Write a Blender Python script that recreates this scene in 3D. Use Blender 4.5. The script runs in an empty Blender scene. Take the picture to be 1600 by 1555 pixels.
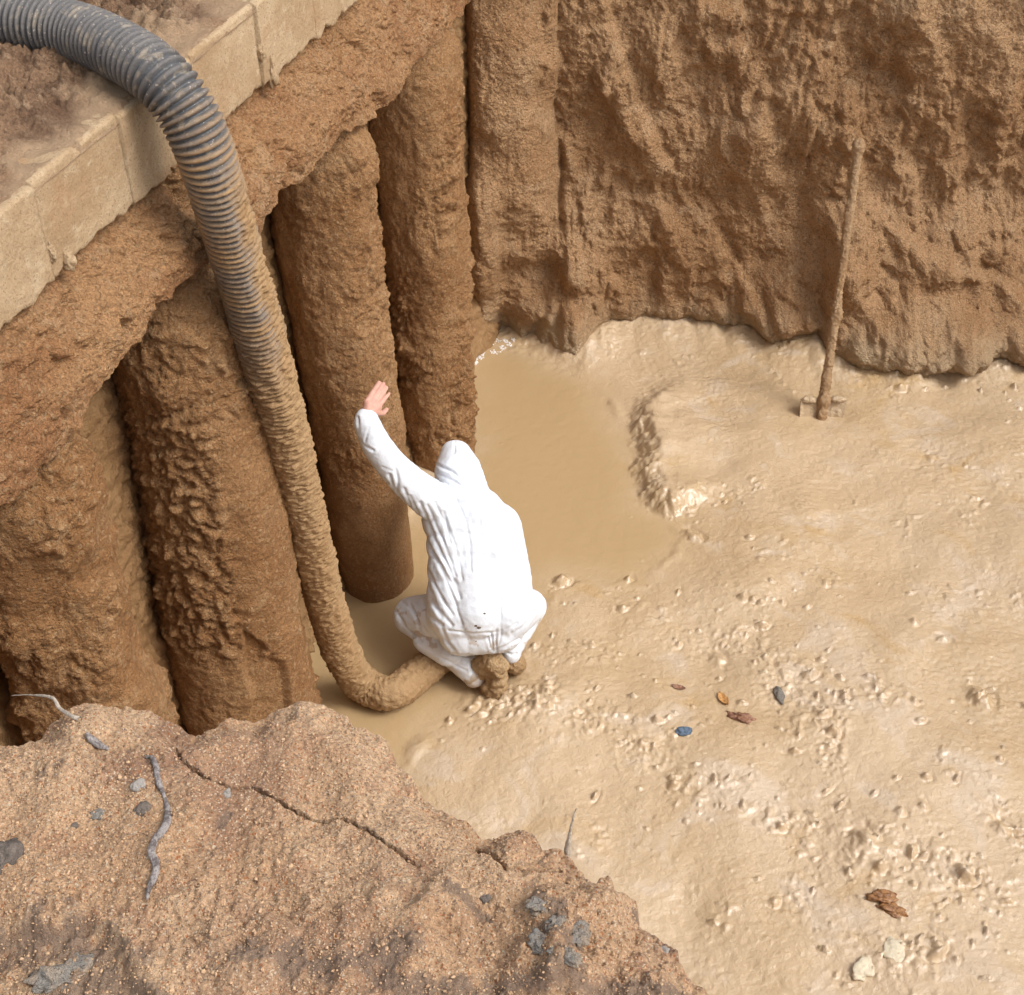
import bpy, bmesh, math, random
import numpy as np
from mathutils import Vector, Matrix
R = math.radians
random.seed(7); RNG = np.random.default_rng(7)
S = bpy.context.scene
COL = S.collection
# ------------------------------------------------------------------ camera
FPX, PITCH, CH = 2200.0, R(40), 4.9
CP, SP = math.cos(PITCH), math.sin(PITCH)
cam = bpy.data.objects.new('camera', bpy.data.cameras.new('camera')); COL.objects.link(cam)
cam.location = (0, 0, CH); cam.rotation_euler = (R(90) - PITCH, 0, 0)
cam.data.sensor_fit = 'HORIZONTAL'; cam.data.sensor_width = 36.0
cam.data.lens = 36.0 * FPX / 1600.0
cam.data.clip_start = 0.05; cam.data.clip_end = 500
S.camera = cam
# ------------------------------------------------------------------ sky (overcast) and sun
SUN_AZ, SUN_EL = R(114), R(50)
w = bpy.data.worlds.new('World'); S.world = w; w.use_nodes = True
nt = w.node_tree; bgn = nt.nodes['Background']
sky = nt.nodes.new('ShaderNodeTexSky'); sky.sky_type = 'NISHITA'; sky.sun_disc = False
sky.sun_elevation = SUN_EL; sky.sun_rotation = SUN_AZ; sky.dust_density = 3.0; sky.air_density = 1.0
hs = nt.nodes.new('ShaderNodeHueSaturation'); hs.inputs['Saturation'].default_value = 0.30
nt.links.new(sky.outputs[0], hs.inputs['Color']); nt.links.new(hs.outputs[0], bgn.inputs[0])
bgn.inputs[1].default_value = 0.148
sl = bpy.data.lights.new('sun', 'SUN'); sl.energy = 1.3; sl.angle = R(22); sl.color = (1, .975, .945)
sun = bpy.data.objects.new('sun', sl); COL.objects.link(sun)
sd = Vector((math.sin(SUN_AZ) * math.cos(SUN_EL), math.cos(SUN_AZ) * math.cos(SUN_EL), math.sin(SUN_EL)))
sun.rotation_euler = sd.to_track_quat('Z', 'Y').to_euler()
S.view_settings.view_transform = 'Standard'; S.view_settings.look = 'None'
S.view_settings.exposure = 0.72; S.view_settings.gamma = 1

# ------------------------------------------------------------------ helpers
def ray(u, v):
    a = (u - 800) / FPX; b = (777.5 - v) / FPX
    return np.array([a, CP + b * SP, -SP + b * CP])
def PT(u, v, t): return np.array([0, 0, CH]) + ray(u, v) * t        # point at a depth
def PZ(u, v, z=0.0): d = ray(u, v); return PT(u, v, (z - CH) / d[2])  # point at a height
def PY(u, v, y): d = ray(u, v); return PT(u, v, y / d[1])
def proj(P):
    x, y, z = P[..., 0], P[..., 1], P[..., 2] - CH
    t = y * CP - z * SP
    return 800 + FPX * x / t, 777.5 - FPX * (y * SP + z * CP) / t, t

_G = RNG.normal(size=(256, 3)); _G /= np.linalg.norm(_G, axis=1)[:, None]
_G = _G.astype(np.float32)
def perlin(x, y, z, seed=0):
    x = np.asarray(x, np.float32); y = np.asarray(y, np.float32); z = np.asarray(z, np.float32)
    x, y, z = np.broadcast_arrays(x, y, z)
    xi = np.floor(x); yi = np.floor(y); zi = np.floor(z)
    fx, fy, fz = x - xi, y - yi, z - zi
    xi = xi.astype(np.int64); yi = yi.astype(np.int64); zi = zi.astype(np.int64)
    ux = fx * fx * fx * (fx * (fx * 6 - 15) + 10); uy = fy * fy * fy * (fy * (fy * 6 - 15) + 10); uz = fz * fz * fz * (fz * (fz * 6 - 15) + 10)
    res = 0
    for i in (0, 1):
        for j in (0, 1):
            for k in (0, 1):
                h = (xi + i) * 73856093 ^ (yi + j) * 19349663 ^ (zi + k) * 83492791 ^ (seed * 7919 + 101)
                h = (h ^ (h >> 13)) * 1274126177 & 0x7fffffff
                g = _G[(h ^ (h >> 9)) & 255]
                d = g[..., 0] * (fx - i) + g[..., 1] * (fy - j) + g[..., 2] * (fz - k)
                res = res + d * (ux if i else 1 - ux) * (uy if j else 1 - uy) * (uz if k else 1 - uz)
    return res * 1.6
def fbm(x, y, z, f=1.0, o=4, seed=0, gain=.5):
    r = 0; a = 1
    for i in range(o):
        r = r + a * perlin(x * f, y * f, z * f, seed + i); a *= gain; f *= 2.03
    return r
def billow(x, y, z, f=1.0, o=3, seed=0, gain=.5):
    r = 0; a = 1
    for i in range(o):
        r = r + a * (np.abs(perlin(x * f, y * f, z * f, seed + i)) * 2 - .5); a *= gain; f *= 2.03
    return r
def sstep(a, b, x):
    t = np.clip((x - a) / (b - a), 0, 1); return t * t * (3 - 2 * t)
def gs(x, s): return np.exp(-(x / s) ** 2)

def tag(o, label=None, cat=None, group=None, kind=None):
    if label: o['label'] = label
    if cat: o['category'] = cat
    if group: o['group'] = group
    if kind: o['kind'] = kind
    return o
def mesh_obj(name, V, F, mat, parent=None, smooth=True):
    me = bpy.data.meshes.new(name)
    V = np.asarray(V, np.float32).reshape(-1, 3); F = np.asarray(F, np.int32)
    n, k = F.shape
    me.vertices.add(len(V)); me.vertices.foreach_set('co', V.ravel())
    me.loops.add(n * k); me.loops.foreach_set('vertex_index', F.ravel())
    me.polygons.add(n); me.polygons.foreach_set('loop_start', np.arange(0, n * k, k, dtype=np.int32))
    me.update(calc_edges=True)
    me.polygons.foreach_set('use_smooth', np.full(n, smooth)); me.materials.append(mat)
    me.update()
    o = bpy.data.objects.new(name, me); COL.objects.link(o); o.parent = parent
    return o
def gridF(m, n, wrap=False):
    i = np.arange(m - 1)[:, None]; j = np.arange(n if wrap else n - 1)[None, :]
    j2 = (j + 1) % n
    return np.stack([i * n + j, i * n + j2, (i + 1) * n + j2, (i + 1) * n + j], -1).reshape(-1, 4)
def grid_obj(name, P, mat, parent=None, wrap=False, flip=False):
    m, n = P.shape[:2]; F = gridF(m, n, wrap)
    if flip: F = F[:, ::-1]
    return mesh_obj(name, P, F, mat, parent)
def grow(a, b, step, lo, hi, k=1.12, mx=.5):
    """dense coordinates in [a,b], growing outwards to [lo,hi]"""
    c = list(np.arange(a, b, step)); s = step; x = c[-1]
    while x < hi: s = min(s * k, mx); x += s; c.append(x)
    s = step; x = c[0]; pre = []
    while x > lo: s = min(s * k, mx); x -= s; pre.append(x)
    return np.array(pre[::-1] + c)
def grid_normals(P):
    du = np.gradient(P, axis=0); dv = np.gradient(P, axis=1)
    n = np.cross(du, dv); return n / (np.linalg.norm(n, axis=-1, keepdims=True) + 1e-9)
def sdf_poly(x, y, poly):
    """signed distance, negative inside"""
    poly = np.asarray(poly, float); d = np.full(x.shape, 1e9); ins = np.zeros(x.shape, bool)
    for (x0, y0), (x1, y1) in zip(poly, np.roll(poly, -1, 0)):
        ex, ey = x1 - x0, y1 - y0; wx, wy = x - x0, y - y0
        t = np.clip((wx * ex + wy * ey) / (ex * ex + ey * ey + 1e-12), 0, 1)
        d = np.minimum(d, (wx - ex * t) ** 2 + (wy - ey * t) ** 2)
        c = ((y0 <= y) & (y1 > y)) | ((y1 <= y) & (y0 > y))
        with np.errstate(divide='ignore', invalid='ignore'):
            xx = x0 + (y - y0) / (y1 - y0 + 1e-15) * ex
        ins ^= c & (x < xx)
    return np.where(ins, -1, 1) * np.sqrt(d)
def dist_line(x, y, pts):
    d = np.full(x.shape, 1e9)
    for (x0, y0), (x1, y1) in zip(pts[:-1], pts[1:]):
        ex, ey = x1 - x0, y1 - y0; wx, wy = x - x0, y - y0
        t = np.clip((wx * ex + wy * ey) / (ex * ex + ey * ey + 1e-12), 0, 1)
        d = np.minimum(d, (wx - ex * t) ** 2 + (wy - ey * t) ** 2)
    return np.sqrt(d)
def spline(pts, step):
    P = np.array(pts, float); P = np.vstack([2 * P[0] - P[1], P, 2 * P[-1] - P[-2]]); out = []
    for i in range(1, len(P) - 2):
        for t in np.linspace(0, 1, 40, endpoint=False):
            a, b, c, d = P[i - 1:i + 3]
            out.append(.5 * (2 * b + (c - a) * t + (2 * a - 5 * b + 4 * c - d) * t * t + (3 * b - a - 3 * c + d) * t ** 3))
    out.append(P[-2]); out = np.array(out)
    s = np.r_[0, np.cumsum(np.linalg.norm(np.diff(out, axis=0), axis=1))]
    q = np.arange(0, s[-1], step)
    return np.stack([np.interp(q, s, out[:, k]) for k in range(3)], 1), q
def tube_frames(C):
    T = np.gradient(C, axis=0); T /= np.linalg.norm(T, axis=1)[:, None]
    N = np.zeros_like(T); n = np.array([.3, -.5, .8]); 
    for i in range(len(C)):
        n = n - T[i] * n.dot(T[i]); n /= np.linalg.norm(n); N[i] = n
    return T, N, np.cross(T, N)

# ------------------------------------------------------------------ materials
BK = 2.2
def mat_soil(name, cA, cB, cC=None, rough=(.75, .95), bumps=((60, .004), (220, .0015)), patch=1.6, speck=.25, spec=.3, sat_pat=(.42, .6), coat=0, grains_pores=None, tint=None, mudfoot=None, dust=None, dustrough=None):
    m = bpy.data.materials.new(name); m.use_nodes = True; N = m.node_tree.nodes; L = m.node_tree.links
    b = N['Principled BSDF']; tc = N.new('ShaderNodeTexCoord')
    def noise(sc, det=4, dist=0.0, rg=.55):
        n = N.new('ShaderNodeTexNoise'); n.inputs['Scale'].default_value = sc; n.inputs['Detail'].default_value = det
        n.inputs['Distortion'].default_value = dist; n.inputs['Roughness'].default_value = rg
        L.new(tc.outputs['Object'], n.inputs['Vector']); return n
    def mr(src, a, b_, c, d):
        r = N.new('ShaderNodeMapRange'); r.inputs[1].default_value = a; r.inputs[2].default_value = b_
        r.inputs[3].default_value = c; r.inputs[4].default_value = d; L.new(src, r.inputs[0]); return r.outputs[0]
    def mix(f, a, b_, mode='MIX'):
        x = N.new('ShaderNodeMix'); x.data_type = 'RGBA'; x.blend_type = mode
        for sock, val in ((0, f), (6, a), (7, b_)):
            if isinstance(val, (int, float)): x.inputs[sock].default_value = val
            elif isinstance(val, tuple): x.inputs[sock].default_value = (*val, 1)
            else: L.new(val, x.inputs[sock])
        return x.outputs[2]
    n1 = noise(patch, 5, .4); c = mix(mr(n1.outputs[0], *sat_pat, 0, 1), cA, cB)
    if cC:
        n2 = noise(patch * 3.7, 6, .8); c = mix(mr(n2.outputs[0], .54, .66, 0, .8), c, cC)
    if tint:      # (colour, scale, lo, hi)
        n5 = noise(tint[1], 7, 1.2); c = mix(mr(n5.outputs[0], tint[2], tint[3], 0, 1), c, tint[0])
    n3 = noise(150, 3, 0, .7); v = mr(n3.outputs[0], .3, .7, 1 - speck, 1 + speck)
    mul = N.new('ShaderNodeVectorMath'); mul.operation = 'SCALE'; L.new(c, mul.inputs[0]); L.new(v, mul.inputs['Scale'])
    c = mul.outputs[0]
    if grains_pores:    # sand grain; dark specks on wall, piles, overhang paint shaded pores: (scale, colour, share)
        for gi, (gsz, gcol, share) in enumerate(grains_pores):
            vo = N.new('ShaderNodeTexVoronoi'); vo.inputs['Scale'].default_value = gsz; L.new(tc.outputs['Object'], vo.inputs['Vector'])
            sp = N.new('ShaderNodeSeparateColor'); L.new(vo.outputs['Color'], sp.inputs[0])
            c = mix(mr(sp.outputs[gi % 3], 1 - share, 1 - share + .01, 0, .85 if gsz > 200 else .5), c, gcol)
    if mudfoot or dust:    # wet mud splashed up the foot of a wall, or pale sand spilled on soil, stored per vertex
        at0 = N.new('ShaderNodeAttribute'); at0.attribute_name = 'splash'
        c = mix(at0.outputs['Fac'], c, dust or (.50, .365, .22))
    L.new(c, b.inputs['Base Color'])
    n4 = noise(patch * 2.2, 5, .6); L.new(mr(n4.outputs[0], .4, .62, rough[0], rough[1]), b.inputs['Roughness'])
    if dustrough is not None:
        rm = N.new('ShaderNodeMix'); L.new(at0.outputs['Fac'], rm.inputs[0]); L.new(b.inputs['Roughness'].links[0].from_socket, rm.inputs[2]); rm.inputs[3].default_value = dustrough
        L.new(rm.outputs[0], b.inputs['Roughness'])
    b.inputs['Specular IOR Level'].default_value = spec
    prev = None
    for sc, dist in bumps:
        nb = noise(sc, 4, .3, .65); bp = N.new('ShaderNodeBump'); bp.inputs['Distance'].default_value = dist * BK; bp.inputs['Strength'].default_value = 1
        L.new(nb.outputs[0], bp.inputs['Height'])
        if prev: L.new(prev, bp.inputs['Normal'])
        if dustrough is not None: L.new(mr(at0.outputs['Fac'], 0, 1, 1, .25), bp.inputs['Strength'])
        prev = bp.outputs[0]
    if prev: L.new(prev, b.inputs['Normal'])
    if coat:
        b.inputs['Coat Weight'].default_value = coat; b.inputs['Coat Roughness'].default_value = .25
    return m
def mat_plain(name, col, rough=.5, bump=None, var=.0, vs=20, spec=.5, col2=None):
    return mat_soil(name, col, col2 or tuple(c * (1 - var) for c in col), rough=(rough, min(1, rough + .12)), bumps=bump or (), patch=vs, speck=.05, spec=spec)

M_wall = mat_soil('wall_soil', (.485, .288, .145), (.400, .220, .100), (.52, .33, .180), rough=(.55, .85), bumps=((50, .008), (100, .007)), patch=1.4, speck=.22, spec=.3, grains_pores=((60, (.26, .14, .06), .12), (80, (.52, .335, .175), .12), (130, (.24, .125, .055), .12)), mudfoot=True)
M_col = mat_soil('pile_mud', (.420, .230, .100), (.330, .164, .063), (.45, .268, .128), rough=(.5, .85), bumps=((45, .008), (110, .007)), patch=2.0, speck=.22, spec=.3, grains_pores=((75, (.26, .14, .06), .12), (95, (.52, .335, .175), .12), (130, (.24, .125, .055), .12)))
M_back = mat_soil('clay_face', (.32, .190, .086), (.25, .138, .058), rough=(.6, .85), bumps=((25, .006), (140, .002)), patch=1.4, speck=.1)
M_band = mat_soil('overhang_soil', (.475, .260, .118), (.360, .172, .072), (.49, .298, .155), rough=(.8, .98), bumps=((50, .010), (130, .007)), patch=2.4, speck=.28, grains_pores=((75, (.26, .14, .06), .12), (95, (.52, .335, .175), .12), (130, (.24, .125, .055), .12)))
M_bank = mat_soil('bank_sand', (.53, .350, .210), (.47, .29, .165), (.38, .215, .125), rough=(.85, 1), bumps=((70, .0028), (190, .0022), (480, .0011)), patch=3.5, speck=.30,
                  grains_pores=((420, (.62, .50, .36), .07), (330, (.34, .13, .05), .06), (380, (.22, .15, .11), .06)), tint=((.33, .19, .115), 2.6, .56, .70), dust=(.215, .150, .108))
M_top = mat_soil('top_soil', (.34, .205, .118), (.17, .095, .055), (.42, .28, .17), rough=(.85, 1), bumps=((40, .012), (120, .006), (350, .002)), patch=3.2, speck=.3, dust=(.47, .315, .19))
M_mud = mat_soil('wet_mud', (.505, .360, .208), (.545, .402, .252), (.58, .455, .325), coat=.5, rough=(.18, .40), bumps=((34, .0034), (90, .0010)), patch=.9, speck=.02, spec=.6, sat_pat=(.38, .56), tint=((.50, .335, .165), 2.3, .60, .72), dust=(.440, .306, .158), dustrough=.14)
M_conc = mat_soil('sandy_concrete', (.485, .350, .212), (.40, .27, .15), (.53, .40, .255), rough=(.75, .95), bumps=((90, .0025), (320, .0015)), patch=4, speck=.12,
                  grains_pores=((260, (.30, .19, .10), .06), (150, (.36, .23, .13), .05)), tint=((.40, .245, .13), 4.5, .56, .72))

# ------------------------------------------------------------------ line of the piles and beam
BO = np.array([-1.27, 3.11]); BD = np.array([.306, .952]); BN = np.array([.952, -.306])   # BN points into the pit
def line_pt(s, off, z): return np.stack([BO[0] + BD[0] * s + BN[0] * off, BO[1] + BD[1] * s + BN[1] * off, z + 0 * s], -1)
def ray_line(u, v, off):
    """s and z where a sight line meets the upright plane at offset off from the beam face"""
    d = ray(u, v); o = np.array([0, 0, CH]); k = (off - (BN @ (o[:2] - BO))) / (BN @ d[:2]); p = o + d * k
    return float(BD @ (p[:2] - BO)), float(p[2])

# ------------------------------------------------------------------ mud floor
fx = grow(-1.3, 3.3, .0075, -2.2, 7.2); fy = grow(2.8, 7.75, .0075, -2.2, 7.8)
X, Y = np.meshgrid(fx, fy, indexing='ij'); Z0 = np.zeros_like(X)
def W(pts, z=0): return [tuple(PZ(u, v, z)[:2]) for u, v in pts]
pool = W([(600, 860), (735, 700), (700, 500), (735, 515), (800, 538), (880, 575), (930, 610), (965, 650), (990, 690), (1000, 740), (1012, 790), (1040, 815), (1062, 840), (1050, 872), (1000, 905),
          (930, 905), (850, 905), (838, 990), (800, 1025), (735, 1085), (660, 1150), (630, 1185), (600, 1260), (300, 1400), (200, 1200), (420, 950)])
wob = .035 * fbm(X, Y, 0, 4, 3, 5)
dp = sdf_poly(X, Y, pool) + wob
big = fbm(X, Y, 0, .9, 3, 21)
med = fbm(X, Y, 0, 5, 3, 31); 
rise = sstep(-.05, .42, dp)
Zf = rise * (.045 + .05 * big + .006 * med)
# crisp lip of the mud sheet
Zf += .010 * gs(dp - .03, .03) * (1 + med) * sstep(-.1, .6, fbm(X, Y, 0, 2.5, 3, 402))
# roundish smears and wavelets
rough_mask = sstep(-.2, .5, fbm(X, Y, 0, 1.1, 3, 77)) * rise
Zf += rough_mask * (.003 * fbm(X + .03 * med, Y, .3, 9, 3, 41) + .003 * billow(X, Y, .1, 32, 2, 47) * sstep(0, .5, fbm(X, Y, 0, 3, 2, 49))) + rise * (.0016 + .0014 * rough_mask) * fbm(X * .8 + .4 * Y, Y * 1.2, 0, 38, 2, 61)
crump = sstep(.05, .6, fbm(X, Y, 0, 2.3, 4, 171)) * rise
Zf += crump * (.010 * sstep(.12, .42, fbm(X + .02 * med, Y, 0, 21, 3, 175)) * sstep(-.2, .3, perlin(X * 7, Y * 7, 0, 176)))
Zf += (1 - rise) * .0012 * fbm(X, Y, 0, 14, 2, 62)
# slumped ridge by the pool, steep towards the pool
rg = W([(1012, 680), (1022, 725), (1042, 775)])
mp = W([(985, 650), (1000, 700), (1000, 745), (1014, 788), (1045, 806), (1080, 800), (1120, 782), (1175, 770), (1230, 745), (1230, 640), (1120, 600), (1030, 610)])
me_ = W([(990, 655), (1000, 700), (1000, 745), (1018, 795), (1050, 806), (1085, 798), (1150, 776)])
sm = sdf_poly(X, Y, mp) + .03 * fbm(X, Y, 0, 6, 4, 15)
Zf += .10 * sstep(.05, -.11, sm + .03 * fbm(X, Y, 0, 13, 3, 19)) * gs(dist_line(X, Y, me_[:5]), .34) * (.12 + .88 * sstep(PZ(1190, 780)[0], PZ(1030, 790)[0], X)) * (1 + .25 * fbm(X, Y, 0, 4, 3, 16)) + .008 * gs(sm + .03, .06) * gs(dist_line(X, Y, me_[:5]), .10) * billow(X, Y, 0, 24, 3, 17, .7)
rg2 = W([(790, 535), (880, 560), (960, 600), (1000, 640)])
Zf += .02 * gs(dist_line(X, Y, rg2), .16) * rise
# pulled-up mud round the kneeling worker's boots
rg3 = W([(640, 1165), (700, 1105), (760, 1095), (830, 1100)])
d3 = dist_line(X, Y, rg3); Zf += .045 * gs(d3, .10) * rise * (1 + .9 * billow(X, Y, 0, 16, 3, 8))
# soft rise to the back wall
wbx = []; 
wall_base_px = [(690, 480), (740, 505), (800, 520), (850, 535), (895, 552), (930, 530), (970, 512), (1040, 506), (1110, 512), (1180, 528), (1215, 556), (1250, 548), (1295, 566), (1345, 580), (1400, 594), (1435, 586), (1500, 574), (1560, 576), (1600, 580), (1750, 585)]
WB = np.array([PZ(u, v, .02)[:2] for u, v in wall_base_px])
WBX = np.r_[-2.5, WB[:, 0], 8]; WBY = np.r_[7.75, WB[:, 1], 7.0]
_gx = np.linspace(-2.5, 8, 1051); _gy = np.interp(_gx, WBX, WBY); _k = np.hanning(27); _k /= _k.sum(); _gy = np.convolve(np.pad(_gy, 13, mode='edge'), _k, 'valid')
def wall_base(x): return np.interp(x, _gx, _gy) + .02 * fbm(x, 0, 0, 5, 3, 700)
dwall = wall_base(X) - Y
Zf += (.075 + .04 * fbm(X, 0, 0, 4, 3, 14)) * gs(np.maximum(dwall, 0), .24) * sstep(-.1, .4, X) * sstep(.0, .2, dp) + .012 * gs(np.maximum(dwall, 0), .2) * fbm(X, Y, 0, 14, 3, 90)
def stamp(x, y, r, h, ang=0, el=1.0):
    i0, i1 = np.searchsorted(fx, [x - r * 2.2, x + r * 2.2]); j0, j1 = np.searchsorted(fy, [y - r * 2.2, y + r * 2.2])
    if i1 <= i0 or j1 <= j0: return
    dx = X[i0:i1, j0:j1] - x; dy = Y[i0:i1, j0:j1] - y
    a = dx * math.cos(ang) + dy * math.sin(ang); b = (-dx * math.sin(ang) + dy * math.cos(ang)) * el
    a = a + .25 * r * perlin((dx + x) / r * .9, (dy + y) / r * .9, x * 3)
    q = np.sqrt(a * a + b * b) / r
    q = q + .16 * perlin((dx + x) * 70, (dy + y) * 70, 3) + .30 * perlin((dx + x) * 30, (dy + y) * 30, 5)
    Zf[i0:i1, j0:j1] += h * (1 - sstep(.1, 1.15, q)) - h * .35 * gs(q - 1.2, .35) * sstep(.2, -.6, b / r) - h * .0 * gs(q - 1.45, .3)
clus = [(1150, 1000, 90, 45, 26), (1215, 1080, 80, 60, 40), (1280, 1150, 60, 80, 34), (1190, 960, 70, 30, 20), (960, 920, 110, 22, 26), (1140, 785, 60, 22, 16), (1080, 800, 50, 16, 10), (780, 1105, 70, 22, 34),
        (700, 1120, 60, 30, 30), (940, 1130, 90, 40, 30), (1010, 1180, 80, 50, 30), (1350, 1340, 90, 70, 46), (1480, 1380, 90, 80, 50), (1400, 1500, 110, 45, 46), (1560, 1290, 50, 80, 22), (1540, 1100, 60, 35, 24),
        (1370, 1100, 90, 40, 28), (1110, 1240, 90, 50, 30), (1560, 1480, 60, 60, 26), (1200, 1290, 110, 40, 24), (1580, 640, 30, 20, 12), (1440, 610, 80, 14, 14), (870, 920, 30, 18, 14), (1240, 1420, 110, 60, 20), (900, 1020, 90, 30, 26), (1350, 900, 160, 60, 10), (880, 1080, 60, 22, 22)]
cm = np.zeros_like(X)
for cu, cv, su, sv, n in clus:
    c0_ = PZ(cu, cv); cxx = PZ(cu + su, cv); cyy = PZ(cu, cv - sv)
    cm = np.maximum(cm, np.exp(-((X - c0_[0]) / (cxx[0] - c0_[0])) ** 2 - ((Y - c0_[1]) / (cyy[1] - c0_[1])) ** 2) * min(1, n / 30))
cm = sstep(.35, .95, cm + .35 * fbm(X, Y, 0, 4, 3, 601)) * rise
Zf += cm * (.010 * sstep(.0, .45, fbm(X + .01 * perlin(X * 20, Y * 20, 1), Y, 0, 17, 3, 603, .6)) + .0045 * fbm(X, Y, 0, 45, 2, 605) - .006 * sstep(.25, .5, perlin(X * 11, Y * 11, 0, 607)))
for cu, cv, su, sv, n in clus:
    for _ in range(int(n * 1.3)):
        u = random.gauss(cu, su * .7); v = random.gauss(cv, sv * .7)
        x, y = PZ(u, v)[:2]; 
        if sdf_poly(np.array([x]), np.array([y]), pool)[0] < .02: continue
        r = random.choice((.007, .008, .009, .010, .012, .014, .018, .026)) * random.uniform(.8, 1.3)
        stamp(x, y, r, r * random.uniform(.55, 1.1), random.uniform(-.4, 1.6), random.uniform(1, 3.5))
for _ in range(300):
    u = random.uniform(640, 1640); v = random.uniform(620, 1555); x, y = PZ(u, v)[:2]
    if sdf_poly(np.array([x]), np.array([y]), pool)[0] < -.02 and random.random() < .75: continue
    r = random.uniform(.006, .014); stamp(x, y, r, r * random.uniform(.3, .7), random.uniform(0, 3), random.uniform(1, 2))
# a few larger clods of the photograph
for u, v, r, h in [(1190, 985, .035, .03), (1262, 1068, .045, .035), (1170, 850, .022, .02), (878, 908, .045, .04), (983, 905, .03, .022), (1288, 920, .03, .012), (1060, 1010, .022, .02), (835, 1010, .03, .02), (1175, 948, .02, .018),
                   (1120, 1035, .05, .018), (1470, 1010, .03, .02), (1525, 1100, .07, .03), (1345, 1330, .06, .03), (1400, 1290, .03, .02), (1435, 1280, .03, .02), (1500, 1385, .05, .03), (1560, 1310, .04, .025), (1425, 985, .03, .018), (1080, 840, .06, .025)]:
    x, y = PZ(u, v)[:2]; stamp(x, y, r, h, random.uniform(0, 3), random.uniform(1, 1.6))
floor = grid_obj('mud_floor', np.stack([X, Y, Zf], -1), M_mud); tag(floor, kind='structure')
def splash(o, a): t = o.data.attributes.new('splash', 'FLOAT', 'POINT'); t.data.foreach_set('value', np.clip(a, 0, 1).astype(np.float32).ravel())
splash(floor, 1 - sstep(-.25, .22, dp + .06 * fbm(X, Y, 0, 3, 3, 401)))
def floor_z(x, y): return float(Zf[min(np.searchsorted(fx, x), len(fx) - 1), min(np.searchsorted(fy, y), len(fy) - 1)])

# ------------------------------------------------------------------ back wall
wx = grow(-.95, 3.6, .0085, -2.2, 7.2); wz = grow(-.12, 2.35, .0085, -.2, 3.24)
A, Bz = np.meshgrid(wx, wz, indexing='ij')
top_y = 7.42 - .02 * A + .06 * np.clip(A - 2, 0, 3) + .05 * np.sin(A * 2.1)
s_ = sstep(.0, .9, Bz)
ybase = wall_base(A); yb2 = np.convolve(np.interp(np.linspace(-2.5, 8, 600), WBX, WBY), np.ones(15) / 15, 'same'); 
Yw = ybase * (1 - s_) + top_y * s_ + .03 * Bz
# pile standing in the corner, embedded in the wall
cxp = 0.0 - .03 * Bz; Yw -= .25 * np.clip(1 - ((A - cxp + .03 * fbm(A, Bz, 0, 3, 2, 30)) / .30) ** 2, 0, 1) ** .65 * sstep(.35, 1.1, Bz)
Yw += .24 * sstep(-.2, -.36, A) * sstep(.5, 1.3, Bz) - .22 * sstep(-.02, -.22, A) * sstep(1.5, .5, Bz)
# deformed slanting ribs and hollows
q = A + .30 * (Bz - 1) + .10 * fbm(A, Bz, 0, 1.6, 3, 3)
ribs = fbm(q * 1.0 + .06 * perlin(A * 5, Bz * 5, 2, 12), Bz * .36, 1.7, 3.4, 2, 11, .5)
out = .085 * ribs * (1 - .8 * gs(A - cxp, .26) * sstep(.5, 1.2, Bz)) + .04 * fbm(A, Bz, 2, 2.6, 4, 13)
smooth_pile = 1 - .75 * gs(A - cxp, .24) * sstep(.8, 1.4, Bz)
warp = .03 * fbm(A, Bz, 5, 6, 2, 15)
out += smooth_pile * (.023 * billow(A + warp, Bz * .6 + warp, 0, 7, 2, 17, .5) * (.5 + sstep(-.2, .4, fbm(A, Bz, 9, 1.5, 2, 18)))) + .0075 * smooth_pile * fbm(A * 1.0 + Bz * .3 + warp, Bz, 3, 20, 2, 19, .6) + .0060 * billow(A, Bz, 3, 40, 2, 23, .7) + .012 * smooth_pile * billow(A + .04 * warp, Bz * .16, 8, 17, 2, 24, .5) * sstep(-.1, .4, fbm(A, Bz, 4, 1.7, 2, 25))
# slump beside the spade, ledges on the right
def blob(u, v, y, rx, rz, h):
    p = PY(u, v, y); return h * np.exp(-(((A - p[0]) / rx) ** 2 + ((Bz - p[2]) / rz) ** 2) ** 1.6)
out += blob(1350, 440, 6.95, .16, .26, .13) + blob(1240, 500, 7.1, .16, .16, .08) + blob(1450, 530, 6.95, .45, .16, .12) + blob(1540, 440, 6.95, .30, .18, .12) + blob(900, 520, 7.3, .12, .14, .07) + blob(1090, 300, 7.3, .16, .2, .06) + blob(1180, 220, 7.3, .1, .12, .06)
def wall_poly(pts, y): return [(PY(u, v, y)[0], PY(u, v, y)[2]) for u, v in pts]
lw = .025 * fbm(A, Bz, 7, 7, 3, 33)
for poly_, y_, h_, sf in (([(1318, 392), (1345, 374), (1385, 372), (1415, 398), (1455, 428), (1500, 436), (1540, 462), (1620, 500), (1900, 520), (1900, 640), (1290, 640), (1300, 500)], 6.95, .085, .03),
                          ([(1490, 545), (1530, 515), (1620, 530), (1900, 545), (1900, 640), (1380, 640), (1430, 580)], 6.9, .05, .02),
                          ([(845, 540), (870, 420), (880, 260), (862, 120), (850, -60), (930, -60), (960, 60), (1010, 210), (1080, 330), (1150, 420), (1205, 500), (1225, 560)], 7.35, .055, .035)):
    out += h_ * sstep(sf, -sf, sdf_poly(A, Bz, wall_poly(poly_, y_)) + lw)
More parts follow.
